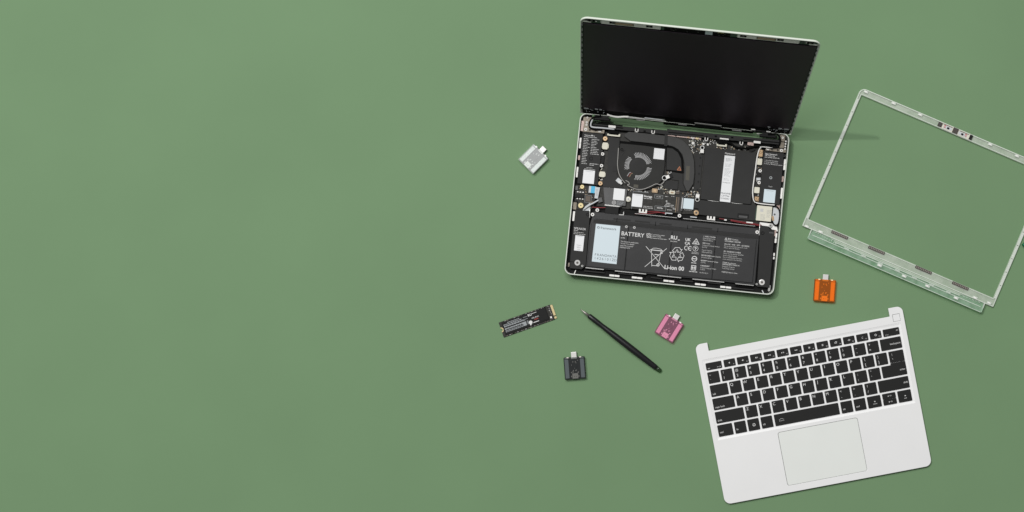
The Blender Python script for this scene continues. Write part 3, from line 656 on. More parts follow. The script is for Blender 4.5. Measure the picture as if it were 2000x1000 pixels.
# ---- battery
bat_pts = [(1159.5, 413.4), (1484, 446.5), (1474.6, 556.4), (1144.6, 522.4), (1151.8, 440)]
bat = poly('battery', bat_pts, ZF, 0.0094, 'pouch', laptop, 0.0005)
# flange with a lighter top edge, then four cells with soft edges
poly('battery_flange', [(1166, 415), (1483, 447.6), (1481.6, 459.6), (1163, 427.6)], 0.0094, 0.0101, 'pouch', bat, 0.0003)
poly('flange_step', [(1160, 428.4), (1481.6, 460.6), (1480.8, 467), (1158.6, 434.4)], 0.0094, 0.0097, 'card', bat, 0.0002)
seams = (1156.6, 1228.4, 1313.6, 1399, 1478.6)
for i in range(4):
    a, c = seams[i]+(0.4 if i else -2), seams[i+1]-0.4
    ya, yc = 436+(a-1158)*0.1025, 436+(c-1158)*0.1025
    poly('battery_cell', [(a, ya), (c, yc), (c-8.2, yc+(85 if i < 3 else 84)), (a-8.2, ya+85)], 0.0094, 0.0109, 'pouch', bat, 0.0009)
ZT = 0.0109
poly('silver_edge', [(1240, 416.6), (1322, 425), (1322, 425.8), (1240, 417.4)], 0.0101, 0.0106, 'silver', bat)
poly('silver_edge', [(1334, 426.2), (1475, 441.2), (1475, 442), (1334, 427)], 0.0101, 0.0106, 'silver', bat)
for x in (1280.4, 1343, 1402, 1205):
    y = 420+(x-1166)*0.1025; box('flange_seam', x, y+5.4, 1.0, 8, 0.0101, 0.01018, 'deep', bat)
for i, (x, w) in enumerate(((1215, 34), (1255, 30), (1300, 24), (1371, 40))):
    box('flange_tape', x, 432.2+(x-1215)*.1025-3, w, 3.4, 0.0101, 0.01016, 'card', bat)
for x, y in ((1166.6, 410.4), (1157.4, 419), (1327.2, 421.4), (1479, 453.4)): screw(x, y, 3.5, 0.0112, base, 'pale')
screw(1223.4, 442.8, 2.6, 0.0113, bat, 'dimink'); screw(1239, 444.4, 2.6, 0.0113, bat, 'dimink')
box('battery_plug', 1195, 410.4, 26, 14, ZF, 0.0104, 'black', base, r=1, bev=0.0003)
poly('plug_bracket', [(1209, 418.4), (1216.6, 419), (1217.6, 413.6), (1219, 413.8), (1218, 420.6), (1209, 420)], ZF, 0.0108, 'silver', base)
poly('label_sticker', [(1164, 437), (1211.6, 441.6), (1204.2, 516), (1155.8, 510.6)], ZT, ZT+0.00015, 'bluewhite', bat)
ZL = ZT+0.0002
x, y = L.px(1168.7, 444.2, ZL); kk = L.sc(ZL)
def gear(b, x, y, r, kk, z, teeth=6):
    pts = []
    for a in range(36):
        t = 2*math.pi*a/36; pts.append((x+r*kk*(1+0.16*math.cos(teeth*t))*math.cos(t+.26), y+r*kk*(1+0.16*math.cos(teeth*t))*math.sin(t+.26)))
    b.ring(pts, circle(x, y, r*kk*0.62, 36), z-0.00004, z); return b
b = MB(); gear(b, x, y, 2.3, kk, ZL)
x, y = L.px(1173.2, 445, ZL); b.text('framework', x, y, 6.9*kk, ZL)
b.build('print', M['ink'], bat)
T('print', [('F', 1163, 497.4, 4.7, 'CENTER', 0), ('R', 1168, 497.9, 4.7, 'CENTER', 0), ('A', 1173, 498.4, 4.7, 'CENTER', 0), ('N', 1178, 498.9, 4.7, 'CENTER', 0), ('G', 1183, 499.4, 4.7, 'CENTER', 0),
            ('W', 1188, 499.9, 4.0, 'CENTER', 0), ('A', 1193, 500.4, 4.7, 'CENTER', 0), ('T', 1197.6, 500.9, 4.7, 'CENTER', 0), ('A', 1202, 501.4, 4.7, 'CENTER', 0)]
  + [(c, 1162.2+4.95*i, 504.4+0.5*i, 4.9, 'CENTER', 0) for i, c in enumerate('1426101ZD')], ZL, 'slateink', bat)
ZP = ZT+0.0001
T('print', [('BATTERY', 1213.4, 455.9, 7.6, 'LEFT', 1), ('61Wh', 1212.6, 464.3, 2.2, 'LEFT', 1), ('This battery is replaceable', 1212.2, 471.4, 2.3, 'LEFT', 0), ('To see more details:', 1211.8, 475.2, 2.3, 'LEFT', 0),
            ('https://frame.work/', 1211.2, 479.2, 2.3, 'LEFT', 0), ('FRANGWATA', 1210.8, 483, 2.2, 'LEFT', 0),
            ('KC certification number', 1270.8, 457.6, 2.0, 'LEFT', 0), ('XU100617-21008', 1270.4, 461, 2.0, 'LEFT', 0),
            ('UK', 1343.6, 468.2, 5.2, 'CENTER', 2), ('CA', 1342.6, 475.4, 5.2, 'CENTER', 2), ('Li-ion 00', 1297.4, 521.6, 7.6, 'LEFT', 2),
            ('RU', 1316.4, 464.4, 7, 'CENTER', 2), ('c', 1307.4, 466.4, 3.4, 'CENTER', 2), ('us', 1325.6, 468.4, 3.2, 'CENTER', 2), ('MH29791', 1316.2, 471.8, 2.4, 'CENTER', 0)], ZP, 'legend', bat)
lines(MB(), [(1270, 464.6, 33, .9)], ZP, seed=40).build('print', M['dimink'], bat)
lines(MB(), [(1351, 492.2, 13, .8), (1350.6, 494.6, 14, .8), (1350, 513, 11, 1.6), (1345.8, 529.8, 16, 1.6)], ZP, seed=41).build('print', M['dimink'], bat)
# compliance columns
c1 = [('二次锂离子电池组', 461.6, 1), ('Rechargeable Li-ion', 465.2, 0), ('Polymer Battery', 468.8, 0), ('型號 Model', 474.8, 1), ('Framework Laptop Battery', 478.8, 0), ('(61Wh)', 482.4, 0), ('Typical Capacity', 488.2, 0), ('3982mAh/61Wh', 492.2, 0),
      ('額定電池容量 Rated Capacity', 498.4, 1), ('3915mAh/60Wh', 502.6, 0), ('標稱電壓 Nominal Voltage', 508.8, 1), ('15.4Vdc', 512.4, 0), ('充電限制電壓', 518.8, 1), ('Limited Charging Voltage', 522.6, 0), ('17.8Vdc', 526.2, 0), ('BCI/PL/GL/S1', 532.4, 0)]
c2 = [('警告 Caution', 466.8, 2), ('注意 請遵循使用說明書', 470.6, 1), ('禁止拆解・刺穿・擠壓・加熱或燃燒', 476.6, 1), ('Do not disassemble, puncture, crush,', 480.2, 0), ('heat or burn the battery.', 483.6, 0), ('請使用原廠指定之充電器', 490.8, 1),
      ('Please use the charger specified', 494.6, 0), ('by the original factory.', 498.4, 0), ('Do not disassemble, puncture,', 502, 0), ('crush, dispose in fire batteries.', 505.8, 0), ('製造商 Manufacturer', 512.6, 1), ('東莞新能源科技有限公司', 516, 1), ('Dongguan Amperex', 520, 0), ('Technology Limited', 523.8, 0), ('中国製造 Made in China', 531, 1)]
col = []
for s, yy, bo in c1: col.append((s, 1373.4-0.1*(yy-461.6), yy, 2.15, 'LEFT', bo))
for s, yy, bo in c2: col.append((s, 1415.6-0.1*(yy-466.8)+(6 if bo == 2 else 0), yy, 2.15 if bo != 2 else 2.6, 'LEFT', min(bo, 1)))
T('print', col, ZP, 'dimink', bat)
# pictograms
def P(pts): return [L.px(x, y, ZP) for x, y in pts]
kk = L.sc(ZP); b = MB()
b.stroke(P([(1261.6, 481), (1297.5, 524)]), 0.95*kk, ZP); b.stroke(P([(1302, 485.4), (1259.4, 521)]), 0.95*kk, ZP+.00002)
b.stroke(P([(1272.4, 488.6), (1273, 520)]), 1.0*kk, ZP); b.stroke(P([(1273, 518.4), (1284, 519.2)]), 1.0*kk, ZP+.00002); b.stroke(P([(1291, 491), (1286.4, 515)]), 1.0*kk, ZP)
b.stroke(P([(1270.4, 487.8), (1294, 490.2)]), 1.5*kk, ZP+.00003); b.stroke(P([(1272.6, 487), (1275.6, 484.8), (1282, 484.6), (1290, 486.6), (1293.4, 489)]), 0.8*kk, ZP)
b.stroke(P([(1278.6, 496.8), (1286, 497.8)]), 1.3*kk, ZP+.00004)
x, y = L.px(1285.2, 517.4, ZP); b.ring(circle(x, y, 3*kk, 18), circle(x, y, 1.5*kk, 18), ZP, ZP+.0001)
x, y = L.px(1292.4, 494.4, ZP); b.ring(circle(x, y, 1.7*kk, 12), circle(x, y, .8*kk, 12), ZP, ZP+.0001)
b.build('crossed_bin_mark', M['legend'], bat)
b = MB(); sw = 0.95*kk
Z3 = lambda pts: P([(1240+x/12.5, 440+y/12.5) for x, y in pts])
b.stroke(Z3([(915, 625), (985, 545), (1090, 545), (1130, 605), (1158, 585), (1110, 660), (1030, 655), (1060, 640)]), sw, ZP); b.stroke(Z3([(915, 625), (985, 665), (1030, 590), (1060, 640)]), sw, ZP+.00003)
b.stroke(Z3([(1160, 665), (1200, 745), (1150, 855), (1075, 860), (1068, 895), (1035, 825), (1085, 760), (1085, 790), (1130, 790)]), sw, ZP); b.stroke(Z3([(1160, 665), (1095, 705), (1130, 790), (1165, 785)]), sw, ZP+.00003)
b.stroke(Z3([(1005, 855), (905, 850), (850, 745), (880, 675), (845, 660), (940, 660), (965, 745), (935, 725), (905, 790)]), sw, ZP); b.stroke(Z3([(1005, 855), (1005, 775), (905, 775)]), sw, ZP+.00003)
b.build('recycling_mark', M['legend'], bat)
b = MB()
for x, r0 in ((1341.5, 1), (1349, 2)):
    X, Y = L.px(x-0.6, 484.4+(r0-1)*0.8, ZP); b.ring(arcpts(X, Y, 4.6*kk, 70, 290, 14), arcpts(X, Y, 3.4*kk, 70, 290, 14), ZP, ZP+.0001)
    if r0 == 2: b.bar((X-4*kk, Y), (X-0.4*kk, Y), 1.1*kk, ZP+.00002)
b.build('conformity_mark', M['legend'], bat)
b = MB(); X, Y = L.px(1359.4, 472.6, ZP)
b.stroke([(X-6.6*kk, Y-4*kk), (X+6.6*kk, Y-4*kk), (X, Y+6.4*kk)], 1.1*kk, ZP, True); b.ring(circle(X, Y-0.8*kk, 2.7*kk, 16), circle(X, Y-.8*kk, 2*kk, 16), ZP, ZP+.0001); b.stroke([(X-1.4*kk, Y-1*kk), (X-.2*kk, Y-2*kk), (X+1.6*kk, Y+.8*kk)], .7*kk, ZP)
X, Y = L.px(1358.4, 485.4, ZP); b.ring(circle(X, Y, 5.4*kk, 24), circle(X, Y, 4.7*kk, 24), ZP, ZP+.0001); b.stroke([(X-2*kk, Y+1*kk), (X-.6*kk, Y+2.6*kk), (X+2*kk, Y+1*kk), (X, Y-.6*kk), (X-.2*kk, Y-3*kk)], 1.2*kk, ZP)
X, Y = L.px(1356.2, 505.4, ZP); b.ring(circle(X, Y, 5.4*kk, 24), circle(X, Y, 4.0*kk, 24), ZP, ZP+.0001); b.bar((X-3.4*kk, Y), (X+3.4*kk, Y), 1.5*kk, ZP+.00002)
X, Y = L.px(1354.6, 523, ZP)
b.stroke(rrect(X, Y, 8.6*kk, 8.6*kk), 1.2*kk, ZP, True)
for sx in (-1, 1):
    for sy in (-1, 1): b.stroke([(X+sx*3.4*kk, Y+sy*.6*kk), (X+sx*.6*kk, Y+sy*.6*kk), (X+sx*2.6*kk, Y+sy*2.6*kk)], 1.0*kk, ZP+.00003)
X, Y = L.px(1266.6, 460, ZP)
b.stroke(rrect(X, Y, 6.4*kk, 7.6*kk, 0, .2), .8*kk, ZP, True); b.ring(arcpts(X, Y, 2.2*kk, 40, 320, 12), arcpts(X, Y, 1.4*kk, 40, 320, 12), ZP, ZP+.0001)
X, Y = L.px(1418, 466.4, ZP); b.stroke([(X-2.2*kk, Y-1.6*kk), (X+2.2*kk, Y-1.6*kk), (X, Y+2.2*kk)], .7*kk, ZP, True)
b.build('compliance_marks', M['legend'], bat)

# ---- lid: shell, screen and the bare border with its small parts
LIDW = LW+0.0026
TILT, LL = math.radians(23.8), 0.2310
HY, HZ = LH-0.0010, 0.0128
LIDM = Matrix.Translation((-0.0007, HY, HZ)) @ Matrix.Rotation(math.pi/2-TILT, 4, 'X')
lid_m = LIDM
LF = Frame(LM @ LIDM)
def lidpx(pts, z): return [LF.px(x, y, z) for x, y in pts]
TH = 0.0040
def lid_out(ins, r):
    pts = []
    for qx, qy, a0 in ((LIDW-ins-r, LL-ins-r, 0), (ins+r, LL-ins-r, 90)):
        for k in range(7):
            a = math.radians(a0+15*k); pts.append((qx+r*math.cos(a), qy+r*math.sin(a)))
    return [(ins, ins*0.2), (LIDW-ins, ins*0.2)]+pts
b = MB()
prof = [(lid_out(0.005, .006), -TH), (lid_out(0.0012, .009), -TH+0.0006), (lid_out(0, .0095), -TH+0.0018), (lid_out(0, .0095), -0.0003), (lid_out(0.0003, .0092), 0), (lid_out(0.0011, .0085), 0), (lid_out(0.0013, .0083), -0.0022)]
rings = [[b.bm.verts.new((x, y, z)) for x, y in p] for p, z in prof]
n = len(rings[0])
for a, c in zip(rings, rings[1:]):
    for i in range(n): b.bm.faces.new((a[i], a[(i+1) % n], c[(i+1) % n], c[i]))
b.bm.faces.new(rings[-1]); b.bm.faces.new(rings[0][::-1])
lid = b.build('lid', M['rim'], laptop, matrix=lid_m)
SX0, SX1, SY0, SY1 = 0.0040, LIDW-0.0038, 0.0105, LL-0.0118
def lbox(name, x0, y0, x1, y1, z0, z1, mat, r=0.0, bev=0.0, kind=None):
    return MB().prism(rrect((x0+x1)/2, (y0+y1)/2, x1-x0, y1-y0, r), z0, z1, bev).build(name, M[mat], lid, kind=kind)
lbox('screen_panel', SX0, SY0, SX1, SY1, -0.0022, -0.0004, 'screen', 0.0006, 0.0002)
lbox('screen_edge', SX0-0.0005, SY1, SX1+0.0005, SY1+0.0012, -0.0022, -0.0008, 'deep')
lbox('screen_edge', SX0-0.0009, SY0, SX0, SY1, -0.0022, -0.0009, 'deep')
lbox('screen_edge', SX1, SY0, SX1+0.0009, SY1, -0.0022, -0.0009, 'deep')
# top border: dark camera strip in the middle, metal strips with magnets
ty0, ty1 = LL-0.0104, LL-0.0016
lbox('camera_strip', 0.104, ty0, 0.186, ty1, -0.0021, -0.0012, 'deep')
lbox('border_gap', 0.006, ty0, 0.0245, ty1, -0.0021, -0.0014, 'pcbgreen'); lbox('border_gap', LIDW-0.0255, ty0, LIDW-0.004, ty1, -0.0021, -0.0014, 'pcbgreen')
lbox('border_gap', 0.100, ty0, 0.108, ty1, -0.0021, -0.00135, 'pcbgreen'); lbox('border_gap', 0.186, ty0, 0.194, ty1, -0.0021, -0.00135, 'pcbgreen')
for x0, x1 in ((0.026, 0.0995), (0.195, LIDW-0.027)): lbox('border_strip', x0, ty0+0.0012, x1, ty1, -0.0021, -0.0006, 'pale')
for x in (0.0545, 0.2305): 
    lbox('magnet', x-0.012, ty0+0.0026, x+0.012, ty1-0.0018, -0.0006, -0.0003, 'beige', 0.0004); lbox('magnet_face', x-0.0105, ty0+0.0034, x+0.0105, ty1-0.0027, -0.0003, -0.0002, 'tan')
for x in (0.014, 0.040, 0.0405+.045, 0.202, 0.248, 0.285): lbox('clip_slot', x-0.004, ty0+0.0034, x+0.004, ty1-0.0014, -0.0006, -0.0005, 'deep'); lbox('clip_tooth', x-0.0012, ty0+0.0042, x+0.0012, ty1-0.0022, -0.0005, -0.0003, 'shield')
lbox('board_mark', 0.1550, ty0+0.0005, 0.1640, ty1-0.0010, -0.0012, -0.0009, 'bluewhite'); lbox('board_mark', 0.1700, ty1-0.0022, 0.1780, ty1-0.0004, -0.0012, -0.0009, 'gold')
for x in (0.0195, LIDW-0.0180): lbox('board_mark', x-0.001, ty0+0.0032, x+0.001, ty0+0.0050, -0.0014, -0.0010, 'pale')
for x in (0.0085, LIDW-0.0085): lbox('border_strip', x-0.0055, ty0+0.0006, x+0.005, ty0+0.0030, -0.0014, -0.0009, 'pale')
rn = random.Random(8); b = MB()
for _ in range(40):
    x = rn.choice([rn.uniform(.106, .15), rn.uniform(.008, .024), rn.uniform(.165, .19), rn.uniform(LIDW-.024, LIDW-.008)]); y = rn.uniform(ty0+.001, ty1-.001); b.prism(rrect(x, y, rn.uniform(.0006, .0016), .0008), -0.0014, -0.0009)
b.build('surface_components', M['shield'], lid, kind='stuff')
# speckled side borders (clip sockets)
for side in (0, 1):
    b = MB(); c = MB()
    for i in range(36):
        y = 0.012+i*0.0058+rn.uniform(-.001, .001); x = 0.0022 if side == 0 else LIDW-0.0022
        (b if i % 2 else c).prism(rrect(x, y, 0.0014, rn.uniform(.002, .0045)), -0.0022, -0.0012)
    b.build('side_clips', M['ribbon'], lid, kind='stuff'); c.build('side_gaps', M['pcbgreen'], lid, kind='stuff')
# lower border: black boards, silver bar, cables
bt = MB().prism(ccw(lidpx([(1137.2, 211), (1544, 254), (1541, 262), (1466, 258.6), (1360, 248.4), (1303, 240), (1298, 232.5), (1180, 224), (1137.2, 220)], -0.0005)), -0.0024, -0.0003).build('lower_border', M['deep'], lid)
def lpoly(name, pts, z0, z1, mat): return MB().prism(ccw(lidpx(pts, z1)), z0, z1).build(name, M[mat], lid)
lpoly('silver_bar', [(1356.8, 240), (1409, 246), (1409, 247.4), (1356.8, 241.6)], -0.0003, 0.0004, 'silver')
lpoly('controller_board', [(1357, 242), (1408, 247.6), (1408, 253), (1357, 247.6)], -0.0003, 0.0003, 'black')
lpoly('board_mark', [(1325, 242.2), (1341, 243.8), (1341, 245.2), (1325, 243.6)], -0.0003, 0.0001, 'dimink')
lpoly('board_mark', [(1430, 253.6), (1448, 255.6), (1448, 257), (1430, 255)], -0.0003, 0.0001, 'dimink')
lpoly('hinge_cover', [(1476, 254.6), (1505, 258), (1505, 261.5), (1476, 258)], -0.0003, 0.0004, 'card')
for pts in ([(1467, 252.6), (1475, 253.4), (1475, 255), (1467, 254.2)], [(1497, 257), (1505, 258), (1505, 259.6), (1497, 258.6)], [(1478, 261), (1508, 264.6), (1508, 266), (1478, 262.6)]): lpoly('cable_sleeve', pts, -0.0003, 0.0006, 'pale')
def lwire(name, pts, r, mat): return MB().tube([(*LF.px(x, y, z), z) for x, y, z in pts], r).build(name, M[mat], lid)
lwire('antenna_cable', [(1186, 223.6, .0018), (1194, 226.6, .0022), (1206, 228.6, .0022), (1218, 228, .0022), (1228, 228.2, .002)], 0.0014, 'pale')
lwire('antenna_cable', [(1228, 228.4, .0014), (1244, 230.4, .0014), (1262, 233.4, .0014)], 0.0009, 'dimink')
lwire('antenna_cable', [(1259, 230.2, .0014), (1275, 232, .0014), (1296, 235, .0014)], 0.0008, 'ribbon')
lwire('antenna_cable', [(1243, 234.2, .001), (1260, 235.2, .001)], 0.0007, 'pale')
for cx, cy, w in ((1145, 212, 9), (1165, 213.6, 6), (1173, 214.6, 5), (1536, 253, 9), (1524, 251.6, 6), (1502, 248.6, 5)):
    lpoly('board_mark', [(cx-w/2, cy-1), (cx+w/2, cy-.2), (cx+w/2, cy+1.4), (cx-w/2, cy+.6)], -0.0003, 0.0001, 'greyink')
rn = random.Random(14); b = MB()
for _ in range(34):
    u = rn.random(); x = rn.choice([1141+u*40, 1500+u*36]); y = 213+(x-1137)*0.104+rn.uniform(-1, 5.5)
    X, Y = LF.px(x, y, 0); b.prism(rrect(X, Y, .0008, .0008), -.0003, .0001)
b.build('surface_components', M['greyink'], lid, kind='stuff')
lbox('lid_gap_shade', 0.118, -0.0085, 0.2450, 0.0002, -0.0038, -0.0006, 'deep')  # lid's lower edge carried down, added to shade the hinge gap
lbox('lid_gap_shade', 0.020, -0.0035, 0.1180, 0.0002, -0.0037, -0.0007, 'deep')  # shorter added strip, shades the gap's left part
# hinges joining lid and base
for x0, x1 in ((0.0195, 0.043), (LW-0.042, LW-0.0175)):
    MB().tube([(x0, LH-0.006, 0.0105), (x1, LH-0.006, 0.0105)], 0.0024, 10).build('hinge_barrel', M['black'], base)
    MB().prism(rrect((x0+x1)/2, LH-0.0025, x1-x0-0.006, 0.009), 0.0095, 0.0122).build('hinge_arm', M['black'], base)
# long dark rod in the notch at the far left and right
for pts in ([(1160, 235.5), (1196, 239), (1196, 241), (1160, 237.6)], [(1158, 238.4), (1216, 244.4), (1216, 246.4), (1158, 240.6)]):
    poly('cable_rod', pts, 0.008, 0.0105, 'deep', base, 0.0003)

# ================================================================== KEYBOARD COVER
ZD = 0.0055
od = at(1416.4, 985.7, ZD); DROT = 10.72
DM = mat2((od.x, od.y, 0), DROT)
deck = thing('keyboard_cover', 'silver laptop top cover with black keys and large touchpad lying upright', 'keyboard cover', DM)
mm = 0.001
DW, DH, DN = 297*mm, 229.2*mm, 217.4*mm
def fillet(pts_r, n=6):
    """polygon corners with radii -> outline"""
    out = []; k = len(pts_r)
    for i in range(k):
        (x, y, r) = pts_r[i]; a = Vector(pts_r[i-1][:2]); c = Vector(pts_r[(i+1) % k][:2]); p = Vector((x, y))
        if r <= 0: out.append((x, y)); continue
        d1 = (a-p).normalized(); d2 = (c-p).normalized()
        s = p+d1*r; e = p+d2*r; ctr = p+d1*r+d2*r
        a0 = math.atan2(s.y-ctr.y, s.x-ctr.x); a1 = math.atan2(e.y-ctr.y, e.x-ctr.x)
        da = (a1-a0+math.pi) % (2*math.pi)-math.pi
        for j in range(n+1):
            t = a0+da*j/n; out.append((ctr.x+r*math.cos(t), ctr.y+r*math.sin(t)))
    return out
outline = fillet([(0, 0, 9*mm), (DW, 0, 9*mm), (DW, DH, 8*mm), (277.4*mm, DH, 0.6*mm), (277.4*mm, DN, 0.4*mm), (17.6*mm, DN, 0.4*mm), (17.6*mm, DH, 0.6*mm), (0, DH, 8*mm)])
KX0, KX1, KY0, KY1 = 6.0*mm, 290.4*mm, 91.4*mm, 206.2*mm
well = rrect((KX0+KX1)/2, (KY0+KY1)/2, KX1-KX0, KY1-KY0, 1.6*mm)
TPX0, TPX1, TPY0, TPY1 = 91.5*mm, 206*mm, 9.6*mm, 86.2*mm
padh = rrect((TPX0+TPX1)/2, (TPY0+TPY1)/2, TPX1-TPX0, TPY1-TPY0, 3.2*mm, n=6)
pbx, pby = 286.4*mm, 214.2*mm
pbh = rrect(pbx, pby, 10.4*mm, 10.4*mm, 0.5*mm)
top = plate('top_case', outline, [well, padh, pbh], 0.0025, ZD, 0.0003, M['deck'], deck)
MB().prism([(.002, .002), (DW-.002, .002), (DW-.002, DH-.002), (.2794, DH-.002), (.2794, DN-.002), (.0156, DN-.002), (.0156, DH-.002), (.002, DH-.002)], 0.0, 0.0030).build('underside', M['black'], deck)
# sloping well: walls and floor
b = MB(); w0 = rrect((KX0+KX1)/2, (KY0+KY1)/2, KX1-KX0+.0007, KY1-KY0+.0007, 1.8*mm); w1 = rrect((KX0+KX1)/2, (KY0+KY1)/2, KX1-KX0+.0007-.0060, KY1-KY0+.0007-.0060, 0.8*mm)
r0 = [b.bm.verts.new((x, y, ZD-0.00012)) for x, y in w0]; r1 = [b.bm.verts.new((x, y, ZD-0.0008)) for x, y in w1]
for i in range(len(r0)): b.bm.faces.new((r0[i], r0[(i+1) % len(r0)], r1[(i+1) % len(r0)], r1[i]))
b.bm.faces.new(r1)
b.build('keyboard_well', M['tray'], deck)
MB().prism(rrect((TPX0+TPX1)/2, (TPY0+TPY1)/2, TPX1-TPX0+.001, TPY1-TPY0+.001, 3.4*mm), 0.0030, 0.0036).build('touchpad_gap', M['gap'], deck)
MB().prism(rrect((TPX0+TPX1)/2, (TPY0+TPY1)/2, TPX1-TPX0-.0009, TPY1-TPY0-.0009, 2.8*mm, n=6), 0.0036, ZD-0.00005, 0.0001).build('touchpad', M['pad'], deck)
MB().prism(rrect(pbx, pby, 11.2*mm, 11.2*mm, 0.5*mm), 0.0030, 0.0036).build('power_button_gap', M['gap'], deck)
MB().prism(rrect(pbx, pby, 9.6*mm, 9.6*mm, 0.4*mm), 0.0036, ZD, 0.0001).build('power_button', M['deck'], deck)
ZK = ZD+0.0004
key_mesh = {}
def add_key(x0, y0, w, h, marks, pts=None):
    """x0,y0 = lower left in mm; marks: (text, dx, dy from the key's centre in mm, size mm, align, bold)"""
    cx, cy = (x0+w/2)*mm, (y0+h/2)*mm
    kid = (round(w, 2), round(h, 2)) if pts is None else 'step'
    if kid not in key_mesh:
        o = rrect(0, 0, w*mm, h*mm, 1.1*mm, n=4) if pts is None else [(x-cx, y-cy) for x, y in pts]
        ko = MB().prism(o, ZD-0.0011, ZK, 0.00035).build('key', M['key'], deck, (cx, cy, 0)); key_mesh[kid] = ko.data
    else: ko = link('key', key_mesh[kid], deck, (cx, cy, 0))
    if marks:
        b = MB()
        for mk in marks:
            if callable(mk): mk(b); continue
            s, dx, dy, size, al, bo = mk; b.text(s, dx*mm, dy*mm, size*mm, ZK+0.00006, align=al, bold=bo)
        b.build('legend', M['legend'], ko)
    return ko
KW, PT = 16.4, 19.05
ROW = [95.4, 114.3, 133.4, 152.4, 171.5, 190.6]      # lower edges in mm (bottom row first)
U0, U1 = 9.4, 286.9
def letter(c): return [(c, -5.0, 4.2, 5.6, 'CENTER', 0)]
def pair(a, c): return [(a, -4.7, 4.0, 4.6, 'CENTER', 0), (c, -4.7, -3.4, 5.0, 'CENTER', 0)]
def word(s, w, right=False, dy=-4.4): return [(s, (w/2-1.6) if right else (-w/2+2.2), dy, 3.7, 'RIGHT' if right else 'LEFT', 0)]
# number row
xs = [U0+PT*i for i in range(13)]
for x, (a, c) in zip(xs, zip('~!@#$%^&*()_+', '`1234567890-=')): add_key(x, ROW[4], KW, 16.2, pair(a, c))
x = U0+PT*13; add_key(x, ROW[4], U1-x, 16.2, word('backspace', U1-x, True, -0.5))
# Q row
add_key(U0, ROW[3], 25.1, KW, word('tab', 25.1))
for i, c in enumerate('QWERTYUIOP'): add_key(37.2+PT*i, ROW[3], KW, KW, letter(c))
for i, (a, c) in enumerate((('{', '['), ('}', ']'))): add_key(37.2+PT*(10+i), ROW[3], KW, KW, pair(a, c))
xb = 37.2+PT*12; add_key(xb, ROW[3]+0.3, U1-xb, KW-0.3, [('|', -6.2, 3.6, 3.8, 'CENTER', 0), ('\\', -6.2, -2.6, 3.8, 'CENTER', 0)])
# A row
add_key(U0, ROW[2], 30.5, KW, word('caps lock', 30.5))
for i, c in enumerate('ASDFGHJKL'): add_key(42.6+PT*i, ROW[2], KW, KW, letter(c))
for i, (a, c) in enumerate(((':', ';'), ('"', "'"))): add_key(42.6+PT*(9+i), ROW[2], KW, KW, pair(a, c))
xe = 42.6+PT*11
ent = fillet([(xe*mm, ROW[2]*mm, 1.1*mm), (U1*mm, ROW[2]*mm, 1.1*mm), (U1*mm, (ROW[2]+18.75)*mm, 0.3*mm), (xb*mm, (ROW[2]+18.75)*mm, 0.3*mm), (xb*mm, (ROW[2]+KW)*mm, 0), (xe*mm, (ROW[2]+KW)*mm, 1.1*mm)], 4)
add_key(xe, ROW[2], U1-xe, KW, [('enter', (U1-xe)/2-1.6, -0.2, 3.7, 'RIGHT', 0)], ent)
# Z row
add_key(U0, ROW[1], 40.7, KW, word('shift', 40.7))
for i, c in enumerate('ZXCVBNM'): add_key(52.8+PT*i, ROW[1], KW, KW, letter(c))
for i, (a, c) in enumerate((('<', ','), ('>', '.'), ('?', '/'))): add_key(52.8+PT*(7+i), ROW[1], KW, KW, pair(a, c))
xsr = 52.8+PT*10; add_key(xsr, ROW[1], U1-xsr, KW, word('shift', U1-xsr, True, 0))
# bottom row
BH = 16.3
def logo(b): gear(b, 0.4*mm, -0.3*mm, 2.0, mm, ZK+0.0001)
def arrow(dx, dy, ang, s=1.3):
    def f(b):
        t = math.radians(ang); b.sheet([(dx*mm+s*mm*math.cos(t+k*2.094), dy*mm+s*mm*math.sin(t+k*2.094)) for k in range(3)], ZK+0.00006)
    return f
def blk(x, y, w, h): return lambda b: b.sheet(rrect(x*mm, y*mm, w*mm, h*mm), ZK+0.00006)
add_key(U0, ROW[0], 21.1, BH, word('ctrl', 21.1, dy=-2.4))
add_key(33.3, ROW[0], KW, BH, word('fn', KW, dy=-2.4)); add_key(52.3, ROW[0], KW, BH, [logo]); add_key(71.4, ROW[0], KW, BH, word('alt', KW, dy=-2.4))
rays = [blk(-39.5+1.5*i, -0.2+(0.9 if i in (1, 3) else 1.4 if i == 2 else 0), .7, .7) for i in range(5)]+[blk(-39.5+1.5*i, -1.9, .9, .5) for i in range(5)]
add_key(90.6, ROW[0], 92.4, BH, rays)
add_key(186, ROW[0], KW, BH, word('alt', KW, dy=-2.4)); add_key(205, ROW[0], KW, BH, word('ctrl', KW, dy=-2.4))
add_key(224.2, ROW[0], 19.1, BH, [arrow(0.6, 0.2, 180), ('home', 0.6, -3, 2.5, 'CENTER', 0)])
add_key(246.0, ROW[0]+8.35, 19.0, BH-8.35, [arrow(-1.2, 0, 90, 1.1), ('PU', 2.2, 0, 2.2, 'CENTER', 0)])
add_key(246.0, ROW[0], 19.0, 8.0, [arrow(-1.2, 0, -90, 1.1), ('PD', 2.2, 0, 2.2, 'CENTER', 0)])
add_key(267.8, ROW[0], 19.1, BH, [arrow(0.6, 0.4, 0), ('end', 0.4, -3, 2.5, 'CENTER', 0)])
